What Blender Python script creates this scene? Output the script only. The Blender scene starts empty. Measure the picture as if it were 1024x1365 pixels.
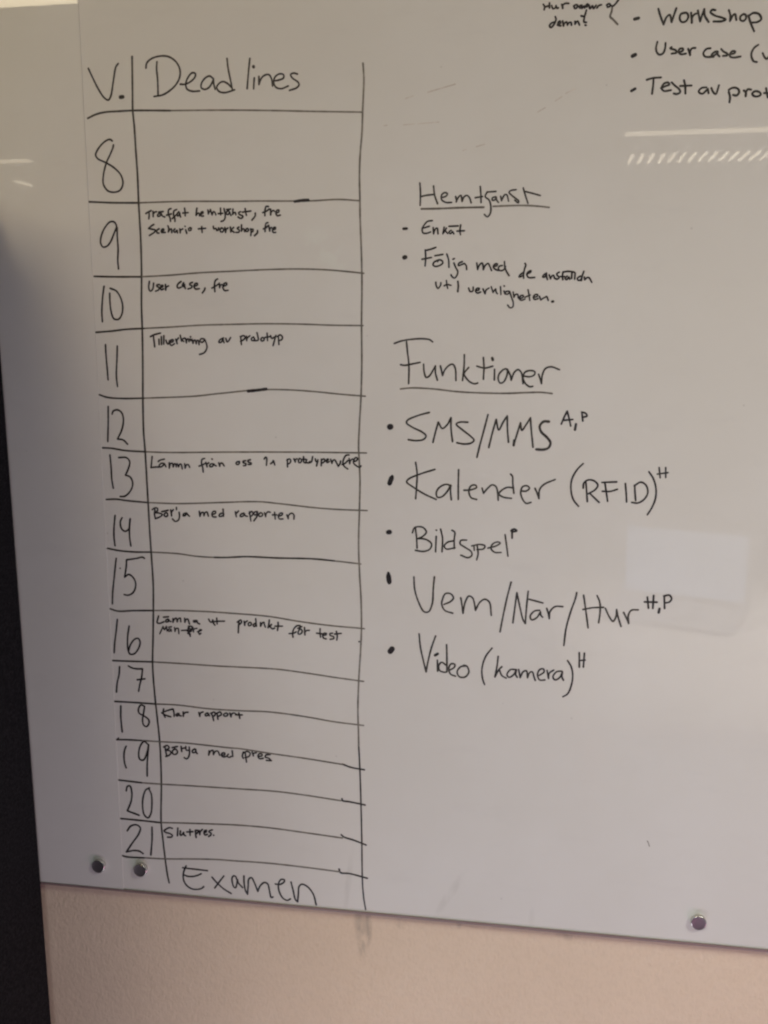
import bpy, bmesh, math, random
from mathutils import Vector, Matrix

scene = bpy.context.scene
R = math.radians

# ------------------------------------------------------------------ camera
cam_data = bpy.data.cameras.new("camera")
cam = bpy.data.objects.new("camera", cam_data)
scene.collection.objects.link(cam)
cam.location = (0.0, -1.25, 1.50)
cam.rotation_euler = (R(80.0), 0.0, R(9.1))
cam_data.sensor_fit = 'VERTICAL'
cam_data.sensor_height = 24.0
cam_data.lens = 24.0 * 1283.0 / 1365.0
cam_data.clip_start = 0.02
cam_data.clip_end = 60.0
scene.camera = cam

# ------------------------------------------------------------------ world and lamps
world = bpy.data.worlds.new("World")
scene.world = world
world.use_nodes = True
bg = world.node_tree.nodes["Background"]
bg.inputs[0].default_value = (0.78, 0.97, 0.93, 1)
bg.inputs[1].default_value = 0.106


def area(name, loc, target, size, size_y, color, power, spread=180):
    l = bpy.data.lights.new(name, 'AREA')
    l.shape = 'RECTANGLE'
    l.size = size
    l.size_y = size_y
    l.color = color
    l.energy = power
    l.spread = R(spread)
    o = bpy.data.objects.new(name, l)
    scene.collection.objects.link(o)
    o.location = loc
    o.rotation_euler = (Vector(target) - Vector(loc)).to_track_quat('-Z', 'Y').to_euler()
    return o


# added fill lamps, fitted to the board's tones; two stand in for floor bounce
area("warm_high_fill", (-1.3, -3.2, 3.6), (0, 0, 1.2), 0.8, 0.8, (1.000, 0.700, 0.295), 38.1)  # added warm fill, placed so the partition shades the left end
area("left_beam_fill", (-1.2, -2.6, 3.2), (0.2, 0, 0.4), 0.7, 0.7, (0.327, 0.636, 1.000), 1.6, 55)  # added narrow beam, lifts the lower board from above
area("right_beam_fill", (1.8, -1.8, 2.9), (0.3, 0, 0.4), 0.7, 0.7, (1.000, 0.974, 0.852), 3.5, 55)  # added narrow beam from the right, brightens the lower board
area("floor_bounce_fill", (-1.0, -2.3, -1.9), (0, 0, 0.8), 2.4, 1.0, (0.911, 0.875, 1.000), 33.6)  # added low fill in place of bounce; no floor is modelled
area("table_fill", (0.85, -1.65, 2.7), (0.85, -1.6, 0.6), 0.4, 0.4, (1.0, 0.92, 0.88), 9, 50)  # added to brighten the table top for its reflection
area("warm_floor_bounce_fill", (1.5, -1.4, -0.9), (0.2, 0, 0.8), 1.6, 0.8, (1.000, 0.455, 0.750), 13.2)  # added pinkish fill from below, stands in for bounced light

scene.view_settings.view_transform = 'Standard'
scene.view_settings.look = 'None'
scene.view_settings.exposure = 0.0
scene.view_settings.gamma = 1.0
scene.cycles.filter_width = 2.2

# ------------------------------------------------------------------ helpers


def link(o, parent=None):
    scene.collection.objects.link(o)
    if parent is not None:
        o.parent = parent
    return o


def mesh_obj(name, bm, mat, parent=None, smooth=False):
    me = bpy.data.meshes.new(name)
    bm.to_mesh(me)
    bm.free()
    if mat:
        me.materials.append(mat)
    if smooth:
        for p in me.polygons:
            p.use_smooth = True
    return link(bpy.data.objects.new(name, me), parent)


def tag(o, label=None, cat=None, group=None, kind=None):
    if label: o["label"] = label
    if cat: o["category"] = cat
    if group: o["group"] = group
    if kind: o["kind"] = kind
    return o


def thing(name, label, cat, loc=(0, 0, 0), group=None):
    o = link(bpy.data.objects.new(name, None))
    o.location = loc
    o.empty_display_size = 0.05
    return tag(o, label, cat, group)


def box(bm, x0, x1, y0, y1, z0, z1, bevel=0.0):
    b = bmesh.new()
    bmesh.ops.create_cube(b, size=1.0)
    for v in b.verts:
        v.co = Vector((x0 + (v.co.x + .5) * (x1 - x0), y0 + (v.co.y + .5) * (y1 - y0), z0 + (v.co.z + .5) * (z1 - z0)))
    if bevel:
        bmesh.ops.bevel(b, geom=b.edges[:], offset=bevel, segments=2, affect='EDGES', profile=0.7)
    me = bpy.data.meshes.new("tmp")
    b.to_mesh(me)
    b.free()
    bm.from_mesh(me)
    bpy.data.meshes.remove(me)


class NT:
    def __init__(self, name):
        self.m = bpy.data.materials.new(name)
        self.m.use_nodes = True
        self.t = self.m.node_tree
        self.b = self.t.nodes["Principled BSDF"]
        self.tc = self.t.nodes.new("ShaderNodeTexCoord")
        self.obj = self.tc.outputs["Object"]

    def n(self, kind, **kw):
        nd = self.t.nodes.new(kind)
        for k, v in kw.items():
            setattr(nd, k, v)
        return nd

    def l(self, a, b):
        self.t.links.new(a, b)

    def math(self, op, a, b=None, c=None, clamp=False):
        nd = self.n("ShaderNodeMath", operation=op, use_clamp=clamp)
        for i, v in enumerate((a, b, c)):
            if v is None: continue
            if isinstance(v, (int, float)): nd.inputs[i].default_value = v
            else: self.l(v, nd.inputs[i])
        return nd.outputs[0]

    def noise(self, scale, detail=3, rough=0.55, vec=None, stretch=None, dist=0.0):
        nd = self.n("ShaderNodeTexNoise")
        nd.inputs["Scale"].default_value = scale
        nd.inputs["Detail"].default_value = detail
        nd.inputs["Roughness"].default_value = rough
        nd.inputs["Distortion"].default_value = dist
        v = vec or self.obj
        if stretch:
            mp = self.n("ShaderNodeMapping")
            mp.inputs["Scale"].default_value = stretch[:3]
            if len(stretch) > 3: mp.inputs["Rotation"].default_value = (0, stretch[3], 0)
            self.l(v, mp.inputs[0])
            v = mp.outputs[0]
        self.l(v, nd.inputs["Vector"])
        return nd.outputs["Fac"]

    def ramp(self, f, lo, hi, a=0.0, b=1.0):
        nd = self.n("ShaderNodeMapRange", interpolation_type='SMOOTHSTEP')
        self.l(f, nd.inputs[0])
        for i, v in enumerate((lo, hi, a, b)): nd.inputs[i + 1].default_value = v
        return nd.outputs[0]

    def mix(self, f, a, b):
        nd = self.n("ShaderNodeMix", data_type='RGBA')
        if isinstance(f, (int, float)): nd.inputs[0].default_value = f
        else: self.l(f, nd.inputs[0])
        for i, v in ((6, a), (7, b)):
            if isinstance(v, tuple): nd.inputs[i].default_value = (*v, 1)
            else: self.l(v, nd.inputs[i])
        return nd.outputs[2]

    def spot(self, x, z, rx, rz, lean=0.0):
        """soft elliptical mask round (x, z) on the wall plane; lean shifts x with z"""
        sp = self.n("ShaderNodeSeparateXYZ")
        self.l(self.obj, sp.inputs[0])
        dz = self.math('SUBTRACT', sp.outputs[2], z)
        dx = self.math('SUBTRACT', self.math('SUBTRACT', sp.outputs[0], x), self.math('MULTIPLY', dz, lean))
        a = self.math('POWER', self.math('ABSOLUTE', self.math('DIVIDE', dx, rx)), 2.0)
        b = self.math('POWER', self.math('ABSOLUTE', self.math('DIVIDE', dz, rz)), 2.0)
        return self.ramp(self.math('ADD', a, b), 1.0, 0.0)

    def bump(self, h, strength, dist):
        nd = self.n("ShaderNodeBump")
        nd.inputs["Strength"].default_value = strength
        nd.inputs["Distance"].default_value = dist
        self.l(h, nd.inputs["Height"])
        self.l(nd.outputs[0], self.b.inputs["Normal"])

    def set(self, **kw):
        for k, v in kw.items():
            i = self.b.inputs[k.replace('_', ' ')]
            if isinstance(v, (int, float)): i.default_value = v
            elif isinstance(v, tuple): i.default_value = (*v, 1)
            else: self.l(v, i)


# ------------------------------------------------------------------ materials
def board_material():
    k = NT("enamelled_white_steel")
    cloud = k.noise(3.0, 4, 0.6)
    grey = k.mix(k.ramp(cloud, 0.35, 0.7), (0.735, 0.725, 0.70), (0.765, 0.76, 0.745))
    # old wiped marker: faint ghosting and a few leaning dirty streaks above the lower edge
    wipe = k.math('MULTIPLY', k.ramp(k.noise(9, 5, 0.65, stretch=(1.0, 1.0, 3.0, 0.5)), 0.52, 0.8), 0.10)
    col = k.mix(wipe, grey, (0.50, 0.49, 0.50))
    fine = k.ramp(k.noise(60, 3, 0.6, stretch=(1, 1, 0.25)), 0.3, 0.65)
    for (x, z), rx, rz, lean, amt in (((-0.1043, 0.7311), 0.009, 0.045, 0.55, 0.14), ((-0.2528, 0.7285), 0.006, 0.07, 0.12, 0.12),
                                      ((0.0101, 0.7031), 0.006, 0.02, 0.0, 0.08), ((-0.2408, 1.6656), 0.0001, 0.0001, 0.0, 0.0)):
        if amt:
            col = k.mix(k.math('MULTIPLY', k.math('MULTIPLY', k.spot(x, z, rx, rz, lean), fine), amt), col, (0.22, 0.2, 0.17))
    (x, z) = (-0.2764, 1.6181)
    col = k.mix(k.math('MULTIPLY', k.math('MULTIPLY', k.spot(x, z, 0.03, 0.035, -0.6), k.ramp(k.noise(35, 2), .4, .6)), 0.35), col, (0.80, 0.84, 0.80))
    specks = k.n("ShaderNodeTexVoronoi")
    specks.inputs["Scale"].default_value = 16
    k.l(k.obj, specks.inputs["Vector"])
    col = k.mix(k.math('MULTIPLY', k.ramp(specks.outputs["Distance"], 0.03, 0.012), 0.25), col, (0.3, 0.28, 0.28))
    rough = k.ramp(k.noise(5, 4, 0.6, stretch=(1, 1, 2)), 0.3, 0.75, 0.008, 0.02)
    k.set(Base_Color=col, Roughness=rough, IOR=1.5)
    k.bump(k.noise(9, 2, 0.5), 0.03, 0.0004)
    return k.m


def wall_material():
    k = NT("painted_woven_wallcovering")
    g1 = k.noise(230, 3, 0.6, stretch=(1.0, 1.0, 0.55, 0.6), dist=0.4)
    g2 = k.noise(95, 3, 0.6, stretch=(0.7, 1.0, 1.0, -0.5))
    h = k.math('ADD', k.math('MULTIPLY', g1, 0.6), k.math('MULTIPLY', g2, 0.5))
    base = k.mix(k.ramp(k.noise(4, 4), 0.3, 0.7), (0.775, 0.635, 0.49), (0.815, 0.67, 0.52))
    base = k.mix(k.math('MULTIPLY', k.ramp(h, 0.62, 0.42), 0.10), base, (0.52, 0.40, 0.28))
    fine = k.ramp(k.noise(38, 5, 0.7, stretch=(1.3, 1, 0.5)), 0.38, 0.62)
    for (x, z), rx, rz, lean, amt in (((-0.2410, 0.6678), 0.007, 0.04, 0.05, 0.26), ((-0.2244, 0.6672), 0.006, 0.045, -0.05, 0.30),
                                      ((-0.2323, 0.6412), 0.012, 0.05, 0.0, 0.3), ((-0.0930, 0.6808), 0.006, 0.014, 0.0, 0.3),
                                      ((0.0607, 0.6760), 0.022, 0.012, 0.0, 0.25), ((-0.0567, 0.6775), 0.03, 0.01, 0.0, 0.15),
                                      ((-0.1772, 0.6697), 0.012, 0.014, 0.0, 0.15)):
        base = k.mix(k.math('MULTIPLY', k.math('MULTIPLY', k.spot(x, z, rx, rz, lean), fine), amt), base, (0.14, 0.12, 0.10))
    k.set(Base_Color=base, Roughness=0.72)
    k.bump(h, 0.9, 0.0023)
    return k.m


def felt_material():
    k = NT("dark_felt")
    f = k.noise(260, 4, 0.7)
    col = k.mix(k.ramp(f, 0.35, 0.7), (0.008, 0.008, 0.010), (0.026, 0.025, 0.029))
    k.set(Base_Color=col, Roughness=0.95)
    k.b.inputs["Specular IOR Level"].default_value = 0.15
    k.bump(f, 0.6, 0.002)
    return k.m


def ink_material(name, dark, light, amount):
    k = NT(name)
    f = k.noise(90, 3, 0.6)
    f2 = k.noise(14, 2)
    m = k.math('MULTIPLY', k.ramp(k.math('ADD', k.math('MULTIPLY', f, .6), k.math('MULTIPLY', f2, .4)), 0.38, 0.66), amount)
    k.set(Base_Color=k.mix(m, dark, light), Roughness=0.38, IOR=1.4)
    return k.m


def metal_material(name, col, rough, noise=0.0):
    k = NT(name)
    r = k.ramp(k.noise(400, 3, stretch=(1, 1, 6)), 0.3, 0.7, rough * 0.8, rough * 1.2)
    k.set(Base_Color=col, Metallic=1.0, Roughness=r)
    return k.m


def plain(name, col, rough=0.5, metallic=0.0):
    k = NT(name)
    c2 = tuple(c * 0.9 for c in col)
    k.set(Base_Color=k.mix(k.ramp(k.noise(30, 3), .3, .7), c2, col), Roughness=rough, Metallic=metallic)
    return k.m


def glow(name, col, strength):
    k = NT(name)
    k.set(Base_Color=(0.8, 0.8, 0.8), Emission_Color=col, Emission_Strength=strength)
    return k.m


M_board = board_material()
M_wall = wall_material()
M_felt = felt_material()
M_trim = plain("mauve_grey_edge_strip", (0.27, 0.19, 0.19), 0.45)
M_core = plain("board_core", (0.25, 0.22, 0.20), 0.7)
M_ink = [ink_material("black_marker", (0.016, 0.013, 0.018), (0.05, 0.045, 0.05), 0.7),
         ink_material("black_marker_drier", (0.026, 0.023, 0.024), (0.085, 0.08, 0.075), 0.8),
         ink_material("dry_grey_marker", (0.125, 0.115, 0.100), (0.27, 0.25, 0.225), 0.9),
         ink_material("wiped_marker", (0.55, 0.51, 0.48), (0.72, 0.69, 0.65), 1.0)]
M_nickel = metal_material("brushed_nickel", (0.78, 0.76, 0.72), 0.22)
M_face = metal_material("dull_nickel_face", (0.22, 0.19, 0.20), 0.45)

# ------------------------------------------------------------------ wall behind the board
bm = bmesh.new()
box(bm, -0.80, 2.4, 0.012, 0.16, 0.0, 2.75)
tag(mesh_obj("wall", bm, M_wall), "beige textured wall behind and below the whiteboard", kind="structure")

# ------------------------------------------------------------------ dark felt partition on the left
part = thing("felt_partition", "black felt partition standing edge-on at the left end of the whiteboard", "partition", (-0.76, -0.2, 0.0))
prof = [(-0.003, 0.02), (-1.05, 0.02), (-1.05, 1.80), (-1.0, 1.85), (-0.60, 1.86), (-0.38, 1.845), (-0.26, 1.78), (-0.16, 1.71), (-0.003, 1.69)]
bm = bmesh.new()
faces = []
for side in (0, 1):      # thin upright slab whose unseen top and depth are shaped to shade the board, leaning a touch like the one in the photo
    faces.append([bm.verts.new(((-0.7265 if side else -0.775) - (z - 0.4455) * 0.0082 + 0.76, y + 0.2, z)) for y, z in prof])
bm.faces.new(faces[0]); bm.faces.new(faces[1][::-1])
for i in range(len(prof)):
    j = (i + 1) % len(prof)
    bm.faces.new((faces[0][j], faces[0][i], faces[1][i], faces[1][j]))
bmesh.ops.recalc_face_normals(bm, faces=bm.faces[:])
bmesh.ops.bevel(bm, geom=bm.edges[:], offset=0.003, segments=2, affect='EDGES')
mesh_obj("felt_panel", bm, M_felt, part)
bm = bmesh.new()
box(bm, -0.04, 0.06, -0.80, 0.12, 0.0, 0.018, 0.004)
mesh_obj("foot_plate", bm, M_nickel, part)

# ------------------------------------------------------------------ the two board panels
SEAM = -0.5970
Z0, Z1 = 0.6892, 2.12


def board(name, label, x0, x1, proud=0.0):
    t = thing(name, label, "whiteboard", ((x0 + x1) / 2, 0.006, Z0))
    ox, oy, oz = t.location
    bm = bmesh.new()
    box(bm, x0, x1, -proud, 0.0015, Z0, Z1, 0.00012)
    o = mesh_obj("writing_surface", bm, M_board)
    o.parent = t
    o.matrix_parent_inverse = Matrix.Translation(-Vector(t.location))
    bm = bmesh.new()
    box(bm, x0 + .001, x1 - .001, 0.0017, 0.0118, Z0 + .001, Z1)
    o = mesh_obj("backing_board", bm, M_core)
    o.parent = t
    o.matrix_parent_inverse = Matrix.Translation(-Vector(t.location))
    bm = bmesh.new()
    box(bm, x0, x1, -0.0022, 0.0116, Z0 - 0.0032, Z0 - 0.0002, 0.0004)
    o = mesh_obj("edge_strip", bm, M_trim)
    o.parent = t
    o.matrix_parent_inverse = Matrix.Translation(-Vector(t.location))
    return t


board_l = board("whiteboard", "narrow blank whiteboard panel between the black felt partition and the seam", -0.7450, SEAM - 0.00005, 0.001)
board_r = board("whiteboard", "wide glossy whiteboard panel covered in black handwriting and a ruled table", SEAM + 0.00005, 1.60)
INV = Matrix.Translation(-Vector(board_r.location))

# ------------------------------------------------------------------ handwriting, millimetres on the board: (name, label, ink, "width:x,z x,z ...;...")
WRITING = (
('ruled_line','left upright line of the table',1,'2.76:-527.6,1860.9 -528.3,1839.7 -529.1,1816.5 -529.8,1795.0 -528.7,1777.5 -528.0,1749.6 -527.0,1713.1 -527.1,1688.6 -527.0,1672.5 -526.4,1635.2 -527.3,1587.9 -529.2,1549.8 -529.7,1514.2 -531.1,1468.2 -533.2,1418.7 -534.0,1378.7 -533.0,1351.9 -532.4,1313.3 -531.8,1272.3 -531.1,1230.8 -530.0,1188.9 -529.6,1162.9 -530.8,1131.2 -533.1,1088.0 -535.7,1044.4 -534.4,1000.5 -532.7,973.2 -530.0,929.8 -529.6,895.0 -530.3,861.1 -533.1,802.9 -531.4,774.4 -529.1,743.3 -526.8,719.3 -524.6,706.4'),
('ruled_line','right upright line of the table',2,'2.44:-226.6,1840.2 -225.5,1822.1 -226.3,1802.0 -227.2,1784.3 -228.2,1758.6 -230.6,1732.6 -231.6,1705.6 -231.2,1681.9 -231.0,1656.3 -230.1,1630.4 -229.2,1600.6 -229.0,1565.9 -229.7,1525.1 -229.5,1478.1 -230.8,1430.4 -233.1,1392.0 -234.3,1363.2 -233.5,1344.2 -232.6,1320.0 -233.5,1280.4 -234.9,1230.1 -233.6,1187.5 -231.9,1155.0 -231.5,1113.6 -232.9,1081.4 -235.6,1039.1 -237.0,996.3 -236.4,964.3 -236.0,943.2'),
('ruled_line','darker lower end of the right upright line',0,'2.40:-236.2,944.3 -234.9,916.4 -233.6,872.5;2.29:-233.6,872.5 -232.7,828.0 -232.2,794.6 -232.1,767.9 -231.5,732.9 -229.8,710.6 -227.1,692.5'),
('ruled_line','table line under the heading row, darker short end left of the upright',1,'2.61:-592.2,1788.2 -581.4,1792.4 -569.1,1794.8 -548.8,1795.4 -528.9,1795.6 -479.0,1793.7'),
('ruled_line','table line under the heading row, paler long stretch',2,'2.18:-479.0,1793.7 -408.7,1791.8 -347.9,1789.2 -291.0,1786.1 -228.1,1783.0'),
('ruled_line','table line under the number 8, darker short end left of the upright',1,'2.59:-597.1,1683.5 -585.2,1682.8 -564.7,1681.6 -526.9,1680.6'),
('ruled_line','table line under the number 8, paler long stretch',2,'2.16:-526.9,1680.6 -513.6,1680.8 -463.3,1681.1 -406.0,1679.9 -360.0,1679.3 -321.2,1678.4 -292.3,1678.1 -257.9,1678.9 -231.3,1676.8'),
('ruled_line','table line under the number 9, darker short end left of the upright',1,'2.57:-594.6,1587.2 -569.6,1586.4 -528.3,1585.9'),
('ruled_line','table line under the number 9, paler long stretch',2,'2.14:-528.3,1585.9 -487.3,1587.6 -446.7,1590.2 -408.6,1591.5 -352.1,1593.3 -312.8,1593.6 -274.1,1592.0 -245.2,1589.3 -226.6,1587.2'),
('ruled_line','table line under the number 10, darker short end left of the upright',1,'2.56:-596.1,1513.3 -573.4,1514.9 -552.2,1517.2 -527.2,1518.3'),
('ruled_line','table line under the number 10, paler long stretch',2,'2.14:-527.2,1518.3 -490.1,1520.0 -449.1,1522.3 -410.6,1523.2 -363.6,1524.0 -313.9,1523.5 -265.0,1521.8 -227.8,1521.3'),
('ruled_line','table line under the number 11, darker short end left of the upright',1,'2.57:-595.3,1429.0 -584.5,1425.7 -561.0,1424.3 -531.4,1425.0'),
('ruled_line','table line under the number 11, paler long stretch',2,'2.15:-531.4,1425.0 -493.8,1426.5 -456.6,1428.5 -431.4,1431.4 -413.3,1433.3 -386.1,1436.3 -357.5,1438.0 -325.3,1437.7 -295.7,1436.0 -256.2,1432.5 -225.1,1430.3'),
('ruled_line','table line under the number 12, darker short end left of the upright',1,'2.58:-594.8,1356.0 -581.7,1355.6 -562.5,1352.9 -532.6,1351.6'),
('ruled_line','table line under the number 12, paler long stretch',2,'2.16:-532.6,1351.6 -496.9,1351.3 -415.6,1353.3 -316.6,1355.0 -256.8,1355.4 -223.7,1355.6'),
('ruled_line','table line under the number 13, darker short end left of the upright',1,'2.60:-593.3,1283.6 -578.7,1284.4 -563.5,1282.8 -531.4,1280.8'),
('ruled_line','table line under the number 13, paler long stretch',2,'2.17:-531.4,1280.8 -488.9,1280.5 -446.7,1282.5 -417.7,1284.2 -388.9,1285.8 -369.0,1286.1 -338.3,1283.8 -297.7,1280.2 -267.2,1278.6 -223.1,1278.1'),
('ruled_line','table line under the number 14, darker short end left of the upright',1,'2.62:-594.9,1213.7 -578.0,1211.0 -556.2,1209.9 -530.2,1210.5'),
('ruled_line','table line under the number 14, paler long stretch',2,'2.20:-530.2,1210.5 -491.6,1209.7 -465.9,1207.0 -438.3,1206.2 -419.9,1206.7 -391.9,1208.9 -350.3,1208.6 -298.6,1209.2 -267.8,1207.3 -232.1,1204.5'),
('ruled_line','table line under the number 15, darker short end left of the upright',1,'2.66:-595.9,1125.6 -584.7,1122.7 -560.0,1124.4 -530.5,1125.9'),
('ruled_line','table line under the number 15, paler long stretch',2,'2.23:-530.5,1125.9 -494.4,1127.5 -451.3,1127.8 -416.8,1127.1 -361.9,1124.9 -320.1,1119.9 -278.7,1116.2 -227.5,1113.8'),
('ruled_line','table line under the number 16, darker short end left of the upright',1,'2.70:-595.9,1048.4 -574.8,1048.7 -535.0,1049.7'),
('ruled_line','table line under the number 16, paler long stretch',2,'2.27:-535.0,1049.7 -486.7,1049.5 -443.4,1048.8 -405.9,1049.0 -352.9,1048.9 -310.8,1045.7 -269.1,1041.5 -228.8,1038.1'),
('ruled_line','table line under the number 17, darker short end left of the upright',1,'2.74:-598.6,986.4 -566.6,986.7 -534.4,986.4'),
('ruled_line','table line under the number 17, paler long stretch',2,'2.31:-534.4,986.4 -499.9,986.9 -456.0,984.2 -407.6,984.1 -364.9,985.0 -311.7,981.2 -269.7,976.3 -229.0,973.7'),
('ruled_line','table line under the number 18, darker short end left of the upright',1,'2.79:-596.5,927.6 -580.7,928.6 -558.0,929.0'),
('ruled_line','table line under the number 18, paler long stretch',2,'2.36:-558.0,929.0 -530.0,929.1 -491.2,929.6 -457.9,928.4 -425.0,926.9 -409.2,926.7 -366.2,922.8 -312.6,918.7 -259.7,913.6'),
('ruled_line','table line under the number 19, darker short end left of the upright',1,'2.84:-599.2,864.8 -583.8,864.1 -561.1,863.1'),
('ruled_line','table line under the number 19, paler long stretch',2,'2.40:-561.1,863.1 -531.6,863.1 -493.7,863.9 -449.2,864.4 -410.8,864.9 -356.6,865.2 -313.4,862.8 -262.3,858.5'),
('ruled_line','table line under the number 20, darker short end left of the upright',1,'2.88:-598.2,803.5 -575.3,803.3 -534.2,802.3'),
('ruled_line','table line under the number 20, paler long stretch',2,'2.44:-534.2,802.3 -495.9,804.6 -451.1,806.9 -412.4,808.3 -368.7,808.0 -314.3,804.9 -260.6,801.4'),
('ruled_line','table line under the number 21, darker short end left of the upright',1,'2.94:-598.3,744.3 -590.3,742.6 -562.6,743.3'),
('ruled_line','table line under the number 21, paler long stretch',2,'2.49:-562.6,743.3 -530.3,744.6 -487.0,748.3 -453.1,750.7 -425.9,751.2 -369.9,752.2 -315.0,750.7 -265.3,748.5'),
('ink_dash','short thick dash on the line under the 8',0,'3.85:-316.1,1677.7 -307.6,1678.7 -298.4,1679.0'),
('ink_dash','short thick dash on the line under the 11',0,'4.07:-384.0,1435.7 -371.5,1437.0 -359.1,1438.7'),
('ink_dash','redrawn dark stretch of the line under the 14',1,'2.50:-438.3,1206.2 -423.2,1206.6 -391.9,1208.9 -350.3,1208.6 -298.6,1209.2 -268.4,1207.5'),
('ink_dash','dark line end beside the 19',0,'2.63:-259.7,914.1 -247.3,910.1 -228.2,907.9'),
('ink_dash','dark line end beside the 20',0,'2.67:-260.6,861.7 -260.1,859.0 -249.8,857.9 -227.3,854.8'),
('ink_dash','dark line end beside the 21',0,'2.72:-262.2,806.4 -258.5,803.4 -243.6,799.4 -226.2,793.7'),
('ink_dash','dark line end with a hook above Examen',0,'2.77:-265.7,752.6 -263.7,747.4 -250.5,747.0 -224.5,742.2'),
('ink_tick','small tick at the board seam beside the 17',0,'2.16:-598.5,1054.5 -598.2,1047.4'),
('ink_tick','small barb at the line start beside the 19',0,'2.33:-596.3,927.6 -593.0,930.4'),
('ink_speck','tiny speck at the end of the line under the 8',1,'1.53:-599.9,1684.5 -599.5,1684.3'),
('ink_speck','tiny speck at the end of the line under the 11',1,'1.51:-597.6,1429.8 -597.3,1429.3'),
('ink_speck','tiny speck at the end of the line under the 14',1,'1.54:-597.4,1213.4 -596.9,1213.0'),
('handwritten_word','V. heading the number column',0,'2.53:-587.9,1849.2 -582.9,1838.3 -575.6,1823.7 -568.1,1812.7 -562.6,1809.6 -559.0,1814.1 -554.6,1831.8 -550.1,1849.4 -546.7,1853.4;4.80:-545.8,1812.6 -542.5,1812.8'),
('handwritten_word','Deadlines',0,'2.48:-509.4,1846.5 -508.2,1852.1 -502.0,1857.1 -490.1,1859.9 -478.4,1858.7 -468.8,1852.2 -464.1,1843.2 -464.6,1833.6 -469.9,1824.9 -478.0,1818.2 -488.1,1813.2 -499.9,1811.6;2.48:-494.3,1853.3 -495.1,1845.4 -494.3,1831.2 -494.5,1812.6;2.45:-464.0,1825.1 -458.1,1824.8 -450.2,1827.7 -444.1,1833.1 -443.6,1837.1 -447.8,1838.1 -453.9,1832.2 -456.7,1825.3 -455.4,1819.1 -448.6,1816.0 -438.5,1816.0;2.44:-419.9,1830.0 -424.6,1833.3 -430.5,1831.3 -435.6,1825.4 -436.4,1820.1 -432.0,1817.6 -426.0,1819.7 -421.0,1826.5 -419.9,1829.6;2.43:-419.9,1829.6 -419.5,1823.8 -417.8,1817.1;2.42:-396.0,1818.5 -401.7,1823.7 -407.4,1826.0 -412.3,1824.1 -415.8,1819.3 -412.6,1814.3 -405.1,1812.7 -397.3,1814.2 -392.2,1815.6;2.43:-401.2,1853.3 -400.0,1841.4 -397.3,1827.3 -395.0,1815.3;2.41:-371.3,1852.0 -373.6,1835.1 -375.7,1816.5;2.41:-366.1,1828.7 -366.7,1822.6 -367.2,1815.7;2.40:-360.0,1830.2 -360.2,1820.6;2.40:-360.2,1820.6 -356.6,1828.3 -351.7,1831.6 -347.0,1831.8 -343.7,1826.9 -342.5,1818.2;2.39:-340.5,1824.2 -334.8,1824.8 -328.1,1827.2 -328.0,1831.0 -333.7,1832.1 -339.4,1828.2 -340.9,1821.6 -337.8,1816.3 -331.1,1814.6 -322.2,1817.4;2.38:-310.2,1831.1 -314.7,1832.3 -318.9,1830.8 -316.7,1826.7 -309.2,1821.2 -308.2,1818.2 -311.2,1814.9 -320.7,1812.1;3.99:-366.8,1842.3 -366.6,1841.8'),
('handwritten_number','8',0,'2.49:-559.8,1759.1 -562.7,1761.0 -568.9,1759.3 -578.5,1751.4 -583.7,1742.4 -581.3,1737.8 -569.4,1731.9 -558.5,1725.2 -549.8,1715.8 -547.7,1705.6 -551.8,1697.4 -560.1,1694.8 -569.2,1696.9 -574.9,1705.3 -574.3,1716.4 -569.4,1731.9 -563.8,1741.8 -559.2,1750.8 -558.4,1753.9'),
('handwritten_number','9',0,'2.48:-559.9,1645.8 -559.5,1652.3 -562.2,1656.9 -567.9,1657.3 -576.6,1648.9 -582.0,1637.7 -582.8,1630.1 -580.0,1625.3 -574.8,1625.8 -569.3,1630.9 -562.0,1644.9;2.47:-562.0,1644.9 -559.0,1650.4 -559.0,1639.2 -558.6,1622.2 -559.8,1607.1 -559.3,1596.6'),
('handwritten_number','10',0,'2.48:-581.1,1573.9 -583.9,1559.5 -586.0,1540.2 -585.9,1527.5;2.46:-572.4,1571.3 -564.3,1568.0 -558.5,1559.3 -555.9,1547.7 -558.0,1536.2 -563.1,1530.4 -569.3,1531.4 -572.9,1542.0 -573.7,1555.6 -573.4,1564.8'),
('handwritten_number','first stroke of the 11',0,'2.47:-583.1,1496.6 -583.1,1481.3 -582.3,1463.5 -581.8,1449.6'),
('handwritten_number','second, longer stroke of the 11',0,'2.46:-566.3,1495.0 -567.6,1477.4 -569.6,1455.7 -568.7,1440.6'),
('handwritten_number','12',0,'2.48:-583.7,1413.1 -584.8,1391.6 -586.7,1364.9;2.47:-578.5,1402.8 -576.8,1406.8 -570.3,1408.7 -564.5,1404.9 -562.4,1395.9 -565.3,1381.8 -572.3,1368.6;2.47:-572.3,1368.6 -563.9,1367.3 -558.1,1361.7'),
('handwritten_number','13',0,'2.49:-584.6,1346.2 -583.8,1328.8 -583.6,1312.4 -582.1,1300.0;2.48:-571.9,1342.9 -560.5,1342.9 -556.1,1337.5 -558.7,1327.3 -563.2,1318.6;2.48:-563.2,1318.6 -556.5,1316.1 -553.2,1307.9 -556.3,1297.6 -565.3,1289.1 -572.3,1288.3'),
('handwritten_number','14',0,'2.52:-581.5,1261.1 -583.9,1243.9 -584.6,1229.2 -583.7,1218.0;2.50:-571.2,1258.4 -574.1,1252.5 -573.0,1243.1 -567.8,1239.1 -562.2,1242.4 -559.3,1257.1;2.50:-559.3,1257.1 -561.0,1244.6 -561.3,1229.9 -560.1,1218.4'),
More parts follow.
